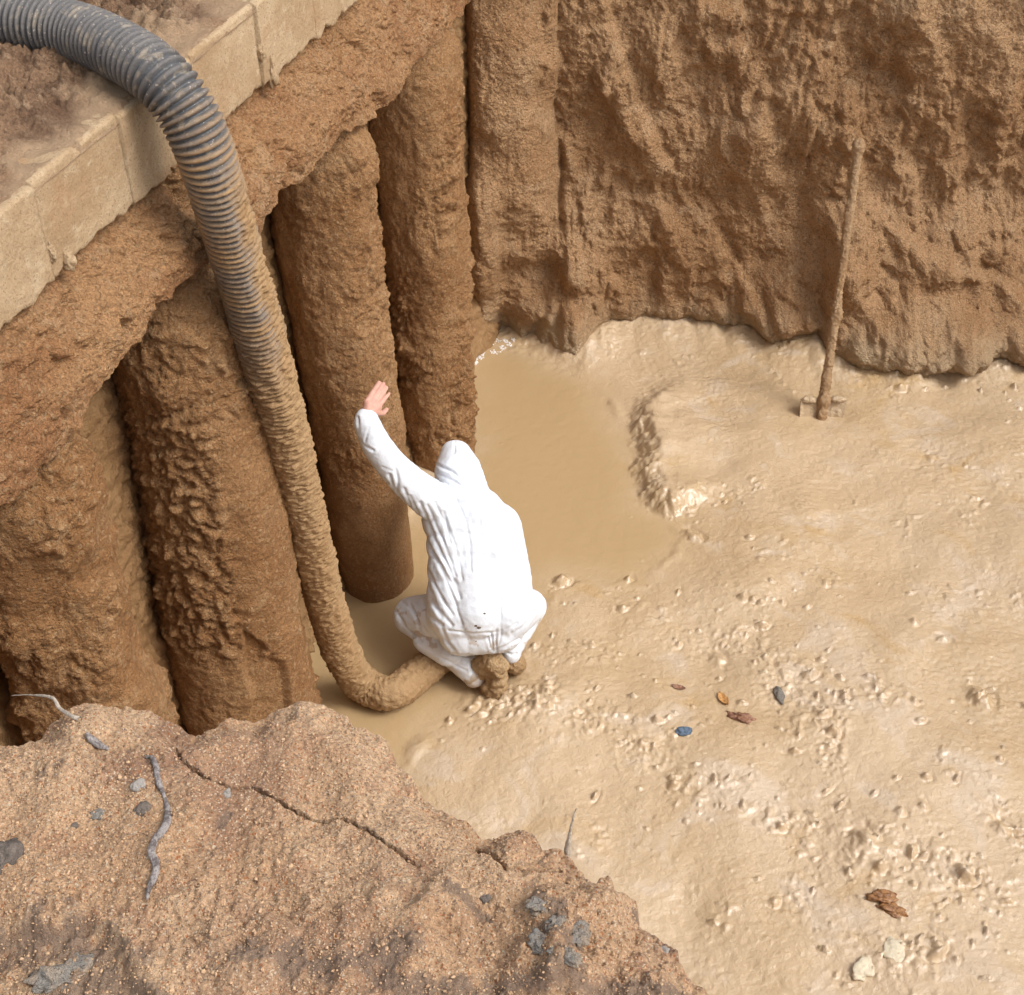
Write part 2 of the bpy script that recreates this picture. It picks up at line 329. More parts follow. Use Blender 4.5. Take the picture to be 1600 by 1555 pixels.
# overhanging foot: the wall is undercut just above the mud
zu = .09 + .03 * np.sin(A * 5) 
out += .05 * gs(Bz - zu - .12, .09) - .035 * gs(Bz - zu + .03, .045) * sstep(.5, .9, A + .2)
Nn = np.stack([.12 * perlin(A, Bz, 1, 3) , -np.ones_like(A), -.08 * np.ones_like(A)], -1)
Pw = np.stack([A, Yw, Bz], -1) + Nn * (out - .03)[..., None]
Pw[..., 2] = np.where(Bz > 3.1, Bz, Pw[..., 2])
wallo = grid_obj('earth_wall', Pw, M_wall, flip=True); tag(wallo, kind='structure')

# right and near faces of the pit (outside the frame)
gy = np.arange(-2.3, 7.6, .05); gz = np.arange(-.2, 3.26, .05); A2, B2 = np.meshgrid(gy, gz, indexing='ij')
Pr = np.stack([6.4 + .12 * B2 - .12 * billow(A2, B2 * .5, 0, 2, 4, 9), A2, B2], -1)
tag(grid_obj('earth_wall', Pr, M_wall), kind='structure')

# earth face behind the row of piles
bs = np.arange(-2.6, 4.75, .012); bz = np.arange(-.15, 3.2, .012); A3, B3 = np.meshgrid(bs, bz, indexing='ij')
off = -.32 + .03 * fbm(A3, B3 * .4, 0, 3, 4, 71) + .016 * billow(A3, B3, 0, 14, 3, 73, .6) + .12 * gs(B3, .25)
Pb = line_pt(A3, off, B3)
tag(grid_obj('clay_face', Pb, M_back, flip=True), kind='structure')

# ------------------------------------------------------------------ piles
def pile(cx0, cy0, cx1, cy1, r0, r1, ztop, seed, label, rough=1.0, smooth_below=None, shape=None):
    zs = np.concatenate([np.arange(-.12, ztop, .0075)]); th = np.linspace(0, 2 * np.pi, 230, endpoint=False)
    Zc, T = np.meshgrid(zs, th, indexing='ij'); k = np.clip(Zc / ztop, 0, 1)
    r = r0 * (1 - k) + r1 * k
    cx = cx0 * (1 - k) + cx1 * k; cy = cy0 * (1 - k) + cy1 * k
    r = r * (1 - .4 * sstep(2.38, 2.62, Zc))
    ux, uy = np.cos(T), np.sin(T); x3, y3 = cx + ux * r, cy + uy * r
    so = seed * 3.7
    n = .022 * fbm(x3 + so, y3, Zc * .5, 3.2, 3, seed)
    wp = .03 * fbm(x3 + so, y3, Zc, 8, 2, seed + 3)
    m = sstep(-.25, .45, fbm(x3 + so, y3, Zc * .6, 2.2, 3, seed + 9)) * rough + .38
    if smooth_below is not None: m = m * sstep(smooth_below - .12, smooth_below + .2, Zc + .15 * perlin(x3 * 4, y3 * 4, Zc, 4)) + .05
    n = n + m * (.016 * billow(x3 + wp + so, y3 + wp, Zc * .8, 10, 3, seed + 5, .5) + .006 * billow(x3 + so, y3 + wp, Zc, 34, 2, seed + 7, .7)) + (.3 + .7 * m) * (.0035 * fbm(x3, y3, Zc, 60, 1, seed + 8))
    if shape is not None: n = n + shape(T, Zc, x3, y3)
    P = np.stack([cx + ux * (r + n), cy + uy * (r + n), Zc], -1)
    o = grid_obj('concrete_pile', P, M_col, wrap=True, flip=False)
    tag(o, label, 'pile', 'mud coated concrete piles holding the left side of the pit'); return o
def fc(a, T): return np.angle(np.exp(1j * (T - a)))      # angle difference
def shape2(T, Z, x, y):   # thick crust with a flaked-off strip near the foot
    a = fc(R(-65), T)
    edge = sstep(-.02, .03, Z - (1.05 - .5 * a + .12 * fbm(x, y, Z, 7, 3, 55)))
    lumps = .020 * sstep(.1, -.25, a) * sstep(.8, 1.1, Z) * sstep(2.3, 1.9, Z) * billow(x, y, Z, 15, 3, 57, .6)
    strip = sstep(.42, .5, a + .05 * perlin(x * 9, y * 9, Z * 9)) + sstep(-.12, -.2, a - .25 * (Z - .5) + .08 * perlin(x * 6, y * 6, Z * 6, 3))
    return lumps + .034 * np.maximum(edge, np.clip(strip, 0, 1)) + .03 * gs(a - .95, .12) * sstep(1.3, .9, Z) * 0
def shape1(T, Z, x, y):
    return .035 * fbm(x, y, Z, 4, 2, 67) + .018 * billow(x, y, Z, 13, 3, 68, .6) * sstep(-.3, .3, fbm(x, y, Z, 2.5, 2, 69)) + .035 * sstep(-.1, .3, 1.75 - Z + .25 * fbm(x, y, 0, 4, 3, 66)) * sstep(.2, .5, Z - .75 + .15 * perlin(x * 5, y * 5, 0, 5))
def shape3(T, Z, x, y):
    return .012 * gs(Z - .95 - .05 * np.sin(3 * T), .16) + .03 * gs(Z - 2.35, .12) * gs(fc(R(-20), T), .8)
pile(-1.34, 3.14, -1.41, 3.08, .205, .20, 2.75, 1, 'nearest mud coated pile at the left edge of the picture with a lumpy crust', 1.2, None, shape1)
pile(-1.13, 4.03, -1.10, 4.0, .265, .195, 2.95, 2, 'wide pile left of the ribbed hose, crust flaked off near its foot', 1.1, None, shape2)
pile(-.69, 5.22, -.79, 5.12, .19, .225, 2.95, 3, 'pile the person in white rests a hand on, smooth at its foot', .55, .75, shape3)
pile(-.41, 6.24, -.47, 6.10, .20, .225, 2.95, 4, 'pile behind the hooded head, farthest of the free standing piles', 1.15)

# ------------------------------------------------------------------ earth hanging under the beam
low_px = [(-140, 900), (-60, 850), (0, 800), (60, 765), (120, 700), (142, 640), (165, 605), (205, 555), (240, 512), (290, 455), (340, 408), (385, 385), (415, 372), (432, 325), (470, 290), (512, 240), (545, 205), (588, 192), (612, 165), (655, 100), (700, 55), (722, 28), (745, -5), (775, -50), (800, -90)]
LO = np.array([ray_line(u, v, .10) for u, v in low_px]); LO = LO[np.argsort(LO[:, 0])]
hs_ = np.arange(-2.2, 4.65, .0075); q_ = np.linspace(0, 1, 150)
A4, Q = np.meshgrid(hs_, q_, indexing='ij')
zl = np.interp(A4, np.r_[-3, LO[:, 0], 6], np.r_[1.9, LO[:, 1], 2.5]) + .012 * fbm(A4, 0, 0, 9, 3, 3)
ztop_ = 2.955
face = np.clip(Q / .72, 0, 1); curl = np.clip((Q - .72) / .28, 0, 1)
Zb = ztop_ * (1 - face) + zl * face + .02 * np.sin(curl * np.pi) * -1 + .06 * curl
offb = -.05 + .13 * sstep(0, .85, face) - .36 * curl ** 1.3 
p4 = line_pt(A4, offb, Zb)
n4 = .035 * fbm(p4[..., 0], p4[..., 1], p4[..., 2], 3.5, 4, 81) + .016 * billow(p4[..., 0], p4[..., 1], p4[..., 2], 9, 3, 83, .55) + .008 * billow(p4[..., 0], p4[..., 1], p4[..., 2], 34, 2, 85, .7)
pits = sstep(.35, .7, fbm(p4[..., 0], p4[..., 1], p4[..., 2], 7, 2, 87)); n4 = n4 - .035 * pits
n4 = np.maximum(n4, -.045) * sstep(0, .12, face) * (1 - .55 * sstep(.7, 1, face))
p4[..., 0] += BN[0] * n4 * (1 - curl); p4[..., 1] += BN[1] * n4 * (1 - curl); p4[..., 2] += -.6 * n4 * sstep(.5, 1, face)
oh = grid_obj('hanging_earth', p4, M_band, flip=False); tag(oh, kind='structure')

# ------------------------------------------------------------------ concrete capping beam, cast in segments
beam = bpy.data.objects.new('capping_beam', None); COL.objects.link(beam)
beam.location = (BO[0], BO[1], 2.93)
tag(beam, 'sandy coloured concrete beam capping the piles under the bend of the hose', 'beam')
def beam_segment(s0, s1, dz, doff, seed):
    W_, H_, r_ = .30, .28, .008
    prof = []
    def edge(a, b, n): 
        for i in range(n): prof.append((a[0] + (b[0] - a[0]) * i / n, a[1] + (b[1] - a[1]) * i / n))
    zt, zb = 3.205 + dz, 2.925 + dz
    edge((0, zb + r_), (0, zt - r_), 34); edge((0, zt - r_), (-r_, zt), 2); edge((-r_, zt), (-W_, zt), 34)
    edge((-W_, zt), (-W_, zb), 8); edge((-W_, zb), (-r_, zb), 24); edge((-r_, zb), (0, zb + r_), 2)
    pr = np.array(prof); n = len(pr); ss = np.linspace(s0, s1, int((s1 - s0) / .008))
    SS = np.repeat(ss[:, None], n, 1); OF = np.repeat(pr[None, :, 0], len(ss), 0) + doff; ZZ = np.repeat(pr[None, :, 1], len(ss), 0)
    P = line_pt(SS, OF, ZZ); a, b, c = P[..., 0], P[..., 1], P[..., 2]
    d = .004 * fbm(a, b, c, 6, 3, seed) + .0016 * fbm(a, b, c, 60, 2, seed + 2)
    # ragged lower edge, chipped upper edge, ends pulled in a little
    lowe = gs(c - zb, .035); d2 = lowe * .020 * fbm(SS, 0 * SS, 0 * SS, 14, 3, seed + 4)
    chip = gs(c - zt, .02) * gs(OF, .02) * .012 * sstep(.1, .6, fbm(SS, 0, 0, 9, 3, seed + 6))
    P[..., 0] += BN[0] * (d - chip); P[..., 1] += BN[1] * (d - chip); P[..., 2] += d2 - chip + .2 * d
    V = P.reshape(-1, 3); F = [tuple(x) for x in gridF(len(ss), n, True)]
    V = np.vstack([V, P[0].mean(0), P[-1].mean(0)]); k0 = len(V) - 2; L0 = (len(ss) - 1) * n
    F = np.array(F); V2 = V
    caps = [(j, k0, k0, (j + 1) % n) for j in range(n)]
    me = bpy.data.meshes.new('beam_segment')
    faces = [list(map(int, f)) for f in F] + [[j, k0, (j + 1) % n][::-1] for j in range(n)] + [[L0 + j, L0 + (j + 1) % n, k0 + 1][::-1] for j in range(n)]
    me.from_pydata([tuple(v) for v in (V2 - np.array([BO[0], BO[1], 2.93]))], [], faces); me.polygons.foreach_set('use_smooth', [True] * len(me.polygons))
    me.materials.append(M_conc); me.update()
    bm = bmesh.new(); bm.from_mesh(me); bmesh.ops.recalc_face_normals(bm, faces=bm.faces); bm.to_mesh(me); bm.free()
    o = bpy.data.objects.new('beam_segment', me); COL.objects.link(o); o.parent = beam; return o
js = [ray_line(u, v, 0)[0] for u, v in ((52, 300), (186, 190))]; pitch_s = js[1] - js[0]
edges = [js[0] - pitch_s * k for k in (5, 4, 3, 2, 1)] + js + [js[1] + pitch_s * k for k in range(1, 9)]
for i, (a, b) in enumerate(zip(edges[:-1], edges[1:])):
    beam_segment(a + .0035, b - .0035, [0, .004, -.003, .002, 0, .004, -.004][i % 7] + (.002 if i % 2 else 0), [0, -.006, .004, 0, .006, -.004][i % 6], 100 + i)
# mortar squeezed out of the joints
def lump(name, c, r, mat, parent=None, seed=1, flat=(1, 1, 1), amp=.35, sub=4, freq=1.6):
    bm = bmesh.new(); bmesh.ops.create_icosphere(bm, subdivisions=sub, radius=1)
    V = np.array([v.co[:] for v in bm.verts]); n = fbm(V[:, 0] + seed * 5.1, V[:, 1], V[:, 2], freq, 4, seed)
    V = V * (1 + amp * n)[:, None] * np.array(flat) * r
    for v, p in zip(bm.verts, V): v.co = p
    me = bpy.data.meshes.new(name); bm.to_mesh(me); bm.free(); me.materials.append(mat)
    me.polygons.foreach_set('use_smooth', [True] * len(me.polygons))
    o = bpy.data.objects.new(name, me); COL.objects.link(o); o.location = c; o.parent = parent
    return o
def on_face(u, v, off): s, z = ray_line(u, v, off); return line_pt(np.array(s), off, z).reshape(3)
for u, v, r, fl, sd_ in ((424, 112, .045, (.5, .5, 1.3), 4), (408, 82, .03, (.5, .5, .9), 5), (106, 408, .035, (.6, .5, .8), 6), (80, 395, .02, (.6, .6, 1.4), 7)):
    lump('mortar_lump', Vector(on_face(u, v, .0)) - beam.location, r, M_conc, beam, sd_, fl)

# ------------------------------------------------------------------ ground on the left, behind the beam
g_off = -grow(.0, 1.3, .0075, 0, 6)[::-1]; g_s = grow(-1.0, 3.3, .0075, -6, 9)
O5, S5 = np.meshgrid(g_off[g_off <= -.0], g_s, indexing='ij')
x5 = BO[0] + BD[0] * S5 + BN[0] * O5; y5 = BO[1] + BD[1] * S5 + BN[1] * O5
cover = sstep(.03, .24, -O5 + .09 * fbm(x5, y5, 0, 5, 3, 9))
z5 = 3.2115 + .004 * fbm(x5, y5, 0, 12, 3, 8) - .03 * (1 - sstep(.0, .018, -O5 + .010 * fbm(x5, y5, 0, 30, 2, 10) - .006)) + cover * (.055 + .03 * fbm(x5, y5, 0, 3, 4, 91)) + cover * (.028 * billow(x5, y5, 0, 10, 3, 93, .6) + .018 * billow(x5, y5, 0, 33, 3, 95)) + .012 * sstep(.5, 1.2, -O5)
g5 = grid_obj('ground', np.stack([x5, y5, z5], -1), M_top); tag(g5, kind='structure')
def splash(o, a): t = o.data.attributes.new('splash', 'FLOAT', 'POINT'); t.data.foreach_set('value', np.clip(a, 0, 1).astype(np.float32).ravel())
splash(g5, (1 - sstep(.0, .20, -O5 + .22 * fbm(x5, y5, 0, 4, 4, 19))) * .95 + .5 * sstep(2.1, 2.5, S5))
splash(wallo, .9 * (1 - sstep(.0, .34, Bz + .13 * fbm(A, Bz, 0, 3.5, 4, 29) - .10 * sstep(1.4, 2.4, A))))
# far ground round the pit
def sheet(x0, x1, y0, y1, z, st):
    a, b = np.meshgrid(np.arange(x0, x1 + st, st), np.arange(y0, y1 + st, st), indexing='ij')
    return np.stack([a, b, z + .03 * fbm(a, b, 0, .7, 3, 4)], -1)
for rect in ((-40, 40, 7.62, 60, 3.16, .5), (6.9, 40, -20, 7.62, 3.16, .5), (-40, -7, -20, 7.62, 3.16, .5)):
    tag(grid_obj('ground', sheet(*rect), M_top), kind='structure')

# ------------------------------------------------------------------ foreground bank
ZB = 3.17
bank_px = [(-700, 1190), (-60, 1172), (0, 1160), (60, 1150), (100, 1116), (150, 1098), (230, 1108), (270, 1122), (300, 1138), (360, 1116), (430, 1104), (475, 1091), (520, 1103), (545, 1122), (575, 1131), (600, 1146), (627, 1185), (645, 1215),
           (690, 1250), (720, 1278), (752, 1302), (792, 1290), (830, 1300), (850, 1322), (885, 1328), (900, 1352), (908, 1374), (935, 1378), (950, 1360), (960, 1385), (990, 1400), (1000, 1430), (1040, 1465), (1065, 1495), (1090, 1530), (1120, 1550), (1200, 1562)]
bank_poly = [tuple(PZ(u, v, ZB - .035)[:2]) for u, v in bank_px] + [(1.6, .2), (6.8, -1.6), (30, -1.6), (30, -15), (-25, -15), (-25, 1.6)]
bx = grow(-1.05, .52, .0022, -20, 20, 1.1, .8); by = grow(.86, 1.72, .0022, -14, 3.2, 1.1, .8)
by = np.minimum(by, 2.6)
by = by[:np.argmax(by >= 2.6) + 1] if (by >= 2.6).any() else by
X6, Y6 = np.meshgrid(bx, by, indexing='ij')
d6 = sdf_poly(X6, Y6, bank_poly) + .010 * fbm(X6, Y6, 0, 22, 3, 5) * sstep(8, 0, np.abs(X6))
inn = sstep(.0, .10, -d6)
z6 = ZB + .02 * fbm(X6, Y6, 0, 2.2, 3, 101) - .045 * (1 - inn) ** 1.5
near = (np.abs(X6) < 2.2) & (Y6 > .2)
cr = .012 * fbm(X6, Y6, 0, 9, 4, 103, .55) + .0035 * billow(X6, Y6, .3, 40, 3, 105, .6) * (.4 + sstep(-.2, .5, fbm(X6, Y6, 0, 4, 2, 104))) + .0025 * fbm(X6, Y6, 0, 150, 2, 107)
z6 += np.where(near, cr, 0)
# low, darker hollow at the bottom left and clods on the lower right
hol = sdf_poly(X6, Y6, W([(-80, 1450), (60, 1445), (130, 1432), (170, 1455), (200, 1500), (215, 1540), (300, 1700), (-200, 1700)], ZB)) + .012 * fbm(X6, Y6, 0, 18, 3, 6)
z6 -= .03 * sstep(.012, -.02, hol)
for u, v, r, h in ((1050 - 210, 1525, .05, .035), (890, 1525, .045, .035), (860, 1440, .05, .02), (810, 1310, .03, .02), (940, 1392, .04, .018), (600, 1470, .09, .02), (400, 1480, .07, .018), (130, 1120, .06, .02), (470, 1110, .07, .018), (700, 1420, .05, .02)):
    x, y, _ = PZ(u, v, ZB); dd = np.hypot(X6 - x, Y6 - y); z6 += h * (1 - sstep(.4, 1.2, dd / r + .35 * perlin(X6 * 25, Y6 * 25, 1)))
crack = W([(272, 1160), (284, 1190), (322, 1216), (352, 1225), (392, 1224), (440, 1252), (482, 1270), (535, 1273), (575, 1296), (607, 1322), (655, 1352)], ZB)
cw = dist_line(X6, Y6, crack) + .0022 * perlin(X6 * 90, Y6 * 90, 3); cx_ = sstep(crack[0][0], crack[3][0], X6) * (1 - sstep(crack[8][0], crack[10][0], X6))
cw = cw + .0016 * perlin(X6 * 30, Y6 * 30, 9) + .0012 * perlin(X6 * 200, Y6 * 200, 4)
z6 -= .045 * (1 - sstep(.0001, .0030, cw)) * (.25 + .75 * cx_)
cr2 = W([(745, 1300), (790, 1360), (840, 1350), (875, 1340)], ZB)
z6 -= .02 * (1 - sstep(.001, .006, dist_line(X6, Y6, cr2) + .004 * perlin(X6 * 70, Y6 * 70, 2)))
zb6 = z6.copy()
z6 = z6 - 3.5 * sstep(.0, .42, d6) ** .8 * (d6 > 0) - .05 * sstep(0, .02, d6)
P6 = np.stack([X6, Y6, z6], -1)
stain = np.zeros_like(X6)
for pts_, rr0 in (([(840, 1412), (862, 1425), (870, 1450), (850, 1475), (885, 1490), (905, 1465), (880, 1510)], .018), ([(-20, 1480), (60, 1460), (120, 1470), (170, 1500), (100, 1540), (210, 1545)], .045), ([(1080, 1545), (600, 1550)], .020), ([(95, 1205), (75, 1218)], .012), ([(380, 1500), (520, 1520), (640, 1500)], .03), ([(700, 1400), (770, 1440)], .012), ([(360, 1270), (345, 1290)], .010), ([(1000, 1400), (1020, 1420)], .01)):
    stain = np.maximum(stain, sstep(rr0, rr0 * .3, dist_line(X6, Y6, W(pts_, ZB)) + rr0 * .9 * fbm(X6, Y6, 0, 35, 3, 211)))
P6[..., 2] += np.where(near, stain * .005 * fbm(X6, Y6, 2, 60, 2, 213, .7), 0); z6 = P6[..., 2]
bk = grid_obj('earth_bank', P6, M_bank); splash(bk, stain * .8); tag(bk, kind='structure')
def bank_z(x, y): return float(z6[min(np.searchsorted(bx, x), len(bx) - 1), min(np.searchsorted(by, y), len(by) - 1)])
def bank_pt(u, v, lift=0.0):
    z = ZB
    for _ in range(3): p = PZ(u, v, z); z = bank_z(p[0], p[1]) + lift
    return np.array([*PZ(u, v, z)[:2], z])
# loose crumbs and grit lying on the bank
ico = bmesh.new(); bmesh.ops.create_icosphere(ico, subdivisions=1, radius=1); IV = np.array([v.co[:] for v in ico.verts]); IF = np.array([[v.index for v in f.verts] for f in ico.faces]); ico.free()
def scatter(name, mat, pts, rad, seed=1, label=None):
    rng = np.random.default_rng(seed); n = len(pts)
    jit = 1 + rng.uniform(-.35, .35, (n, len(IV), 1)); sc = rng.uniform(.6, 1.25, (n, 1, 3))
    V = IV[None] * jit * sc * np.asarray(rad)[:, None, None] + np.asarray(pts)[:, None, :]
    F = IF[None] + (np.arange(n) * len(IV))[:, None, None]
    o = mesh_obj(name, V.reshape(-1, 3), F.reshape(-1, 3), mat, smooth=False); tag(o, label, name, kind='stuff'); return o
rng = np.random.default_rng(3)
pts = []; rad = []
ix = rng.uniform(-.85, .5, 36000); iy = rng.uniform(.9, 1.62, 36000)
dens = fbm(ix, iy, 0, 5, 3, 12)
dd = sdf_poly(ix, iy, bank_poly)
for x, y, d, q in zip(ix, iy, dens, dd):
    if q > -.004 or d < rng.uniform(-.9, .6): continue
    r = min(.0034, .0009 + rng.exponential(.00045)); pts.append((x, y, bank_z(x, y) + r * .3)); rad.append(r)
M_grit = mat_soil('grit', (.50, .33, .195), (.42, .255, .145), (.54, .38, .25), rough=(.8, 1), patch=40, speck=.3, bumps=())
scatter('grit', M_grit, pts, rad, 5, 'sandy crumbs and grit lying loose on the foreground bank')

# ------------------------------------------------------------------ hose
M_hose = mat_soil('hose', (.080, .086, .094), (.11, .112, .115), (.26, .22, .17), rough=(.38, .6), bumps=((200, .0012),), patch=7, speck=.25, spec=.5,
                  grains_pores=((260, (.40, .35, .30), .02),))
M_hosemud = M_col
hp = [PZ(-420, -30, 3.30), PZ(-200, 0, 3.305), PZ(-60, 18, 3.31), PZ(40, 34, 3.31), PZ(125, 52, 3.31), PZ(200, 86, 3.305), PZ(250, 122, 3.275), PY(290, 172, 3.715)]
for u, v, y in ((322, 240, 3.705), (346, 315, 3.74), (372, 402, 3.80), (394, 475, 3.85), (418, 560, 3.91), (441, 650, 3.975), (463, 745, 4.045), (486, 845, 4.12), (510, 945, 4.21), (534, 1020, 4.28)):
    hp.append(PY(u, v, y))
hp += [PZ(566, 1068, .115), PZ(612, 1082, .10), PZ(655, 1054, .09), PZ(692, 1022, .09), PZ(725, 995, .09)]
C, sl_ = spline(hp, .0028)
T, N1, N2 = tube_frames(C); nseg = 72; th = np.linspace(0, 2 * np.pi, nseg, endpoint=False)
TH, SL = np.meshgrid(th, sl_, indexing='xy')
dirv = N1[:, None, :] * np.cos(TH)[..., None] + N2[:, None, :] * np.sin(TH)[..., None]
uu, vv, tt = proj(C)
rib = .5 + .5 * np.cos(2 * np.pi * (SL / .0215)); rib = 1 - (1 - rib) ** 2.0
mudk = sstep(390, 620, vv)[:, None] * np.ones_like(TH)            # crust thickens downwards
side = dirv[..., 0] * .9 - dirv[..., 1] * .1                        # +x side is caked first
sidek = sstep(.45, .85, side + .18 * fbm(C[:, None, 0] + dirv[..., 0] * .1, C[:, None, 1], C[:, None, 2], 9, 2, 6)) * sstep(200, 330, vv)[:, None]
mudk = np.maximum(mudk, sidek)
Pb0 = C[:, None, :] + dirv * .09
cake = .003 * sstep(440, 680, vv)[:, None] + .007 * mudk * (1 + .9 * billow(Pb0[..., 0], Pb0[..., 1], Pb0[..., 2] * 1.9, 22, 3, 131, .6)) + .006 * mudk * fbm(Pb0[..., 0], Pb0[..., 1], Pb0[..., 2], 7, 3, 133)
keep = 1 - sstep(500, 760, vv)[:, None] * .92
keep = keep * (1 - .9 * sidek)
thin = .0025 * sstep(180, 300, vv)[:, None] * fbm(Pb0[..., 0], Pb0[..., 1], Pb0[..., 2], 60, 2, 135)
ph = .0022 * sstep(300, 600, vv)[:, None] * fbm(Pb0[..., 0], Pb0[..., 1], Pb0[..., 2], 30, 2, 136)
rad_h = .0690 + .018 * rib * keep + cake + thin + ph
PH = C[:, None, :] + dirv * rad_h[..., None]
# clean part and caked part of one hose, split along its length
hose = bpy.data.objects.new('suction_hose', None); COL.objects.link(hose); hose.location = Vector(C[0])
tag(hose, 'thick corrugated grey hose bent over the beam and hanging down into the mud', 'hose')
c0 = C[0]
i1 = int(np.argmax(vv > 232))
def hose_part(name, a, b, mat, label=None):
    o = grid_obj(name, PH[a:b] - c0, mat, hose, wrap=True); tag(o, label); return o
# dust film that starts at the bend: a mix driven by a stored attribute of where mud has stuck
M_h2 = M_hose.copy(); M_h2.name = 'muddy_hose'
nn = M_h2.node_tree; bs_ = nn.nodes['Principled BSDF']; src = bs_.inputs['Base Color'].links[0].from_socket
at = nn.nodes.new('ShaderNodeAttribute'); at.attribute_name = 'mud'
mx = nn.nodes.new('ShaderNodeMix'); mx.data_type = 'RGBA'; nn.links.new(at.outputs['Fac'], mx.inputs[0]); nn.links.new(src, mx.inputs[6])
nz = nn.nodes.new('ShaderNodeTexNoise'); nz.inputs['Scale'].default_value = 9; nz.inputs['Detail'].default_value = 6
mx2 = nn.nodes.new('ShaderNodeMix'); mx2.data_type = 'RGBA'; nn.links.new(nz.outputs[0], mx2.inputs[0]); mx2.inputs[6].default_value = (.40, .265, .135, 1); mx2.inputs[7].default_value = (.30, .165, .065, 1)
nn.links.new(mx2.outputs[2], mx.inputs[7]); nn.links.new(mx.outputs[2], bs_.inputs['Base Color'])
rr = nn.nodes.new('ShaderNodeMapRange'); rr.inputs[3].default_value = .42; rr.inputs[4].default_value = .8; nn.links.new(at.outputs['Fac'], rr.inputs[0]); nn.links.new(rr.outputs[0], bs_.inputs['Roughness'])
bt = nn.nodes.new('ShaderNodeBump'); bt.inputs['Distance'].default_value = .004; nz2 = nn.nodes.new('ShaderNodeTexNoise'); nz2.inputs['Scale'].default_value = 120; nz2.inputs['Detail'].default_value = 5
tc_ = nn.nodes.new('ShaderNodeTexCoord'); nn.links.new(tc_.outputs['Object'], nz2.inputs['Vector']); nn.links.new(nz2.outputs[0], bt.inputs['Height']); nn.links.new(at.outputs['Fac'], bt.inputs['Strength'])
nn.links.new(bs_.inputs['Normal'].links[0].from_socket, bt.inputs['Normal']); nn.links.new(bt.outputs[0], bs_.inputs['Normal'])
film = 1.15 * sstep(90, 260, vv)[:, None] * (.02 + .98 * sstep(.35, .9, rib)) * (.75 + .5 * fbm(Pb0[..., 0], Pb0[..., 1], Pb0[..., 2], 12, 2, 137))
film = np.maximum(film, .14 * rib)
mud_attr = np.clip(np.maximum(film * .85, np.maximum(mudk, sidek)), 0, 1)
hb = grid_obj('hose_tube', PH - c0, M_h2, hose, wrap=True)
at_ = hb.data.attributes.new('mud', 'FLOAT', 'POINT'); at_.data.foreach_set('value', mud_attr.astype(np.float32).ravel())

# ------------------------------------------------------------------ spade
def place_mud(u, v, lift=0):
    p = PZ(u, v); z = floor_z(p[0], p[1]); p = PZ(u, v, z); return np.array([p[0], p[1], floor_z(p[0], p[1]) + lift])
M_spade = mat_soil('spade_mud', (.46, .30, .165), (.38, .23, .115), rough=(.5, .8), bumps=((70, .006), (200, .002)), patch=6, speck=.1)
M_wetmud = mat_soil('blade_mud', (.56, .42, .27), (.52, .37, .22), rough=(.25, .4), bumps=((60, .006),), patch=6, speck=.05)
foot = place_mud(1283, 652, .045); head = PY(1344, 214, 7.0)
sp = bpy.data.objects.new('shovel', None); COL.objects.link(sp); sp.location = Vector(foot)
tag(sp, 'mud caked long handled shovel standing in the mud and leaning on the back wall', 'shovel')
ax = (head - foot); Lh = np.linalg.norm(ax); ax /= Lh
Cs, ss_ = spline([foot - ax * .06, foot + ax * Lh * .35, foot + ax * Lh * .7, head], .006)
T_, n1_, n2_ = tube_frames(Cs); th2 = np.linspace(0, 2 * np.pi, 28, endpoint=False); TH2, SL2 = np.meshgrid(th2, ss_, indexing='xy')
dv = n1_[:, None, :] * np.cos(TH2)[..., None] + n2_[:, None, :] * np.sin(TH2)[..., None]
pb = Cs[:, None, :] + dv * .03
rr_ = .024 + .005 * gs(SL2 - .1, .25) + .005 * fbm(pb[..., 0], pb[..., 1], pb[..., 2], 8, 2, 9) + .006 * billow(pb[..., 0], pb[..., 1], pb[..., 2], 45, 2, 7) 
rr_ = rr_ * np.sqrt(np.clip((ss_[-1] - SL2) / .02, 0.01, 1)) + .010 * gs(SL2 - (ss_[-1] - .05), .03)
rr_ += .012 * gs(SL2 - .62, .04) * sstep(0, .6, dv[..., 0])
grid_obj('handle', Cs[:, None, :] + dv * rr_[..., None] - foot, M_spade, sp, wrap=True)
# blade: slightly dished plate with folded treads, most of it in the mud
a_, b_ = np.meshgrid(np.linspace(-1, 1, 60), np.linspace(0, 1, 50), indexing='ij')
side_v = np.array([1, .05, -.02]); side_v /= np.linalg.norm(side_v); up = np.array([.04, .35, .93]); up /= np.linalg.norm(up); nrm = np.cross(side_v, up)
top_w = .122 - .02 * (1 - b_) ** 2
Pp = foot + side_v * (a_ * top_w * 1.08)[..., None] + up * (-.22 + .285 * b_ - .04 * np.abs(a_) ** 3 * (b_ < .3))[..., None] + nrm * (.02 * (1 - a_ ** 2) * -1 + .004 * fbm(a_ * 3, b_ * 3, 0, 2, 3, 4))[..., None]
front = Pp + nrm * .008; back = Pp - nrm * (.008 + .004 * fbm(a_, b_, 1, 4, 2, 5))[..., None]
ring = np.concatenate([front, back[::-1]], 0); 
bmv = np.vstack([front.reshape(-1, 3), back.reshape(-1, 3)]) - foot
f1 = gridF(60, 50); f2 = gridF(60, 50)[:, ::-1] + 3000; per = [i * 50 + 49 for i in range(60)]; sidesF = []
for idx in ([i * 50 + 49 for i in range(60)], [49 - j for j in range(50)] and [0 * 50 + j for j in range(50)], [59 * 50 + j for j in range(50)], [i * 50 for i in range(60)]):
    for p, q2 in zip(idx[:-1], idx[1:]): sidesF.append((p, q2, q2 + 3000, p + 3000))
mesh_obj('blade', bmv, np.vstack([f1, f2, np.array(sidesF)]), M_wetmud, sp)
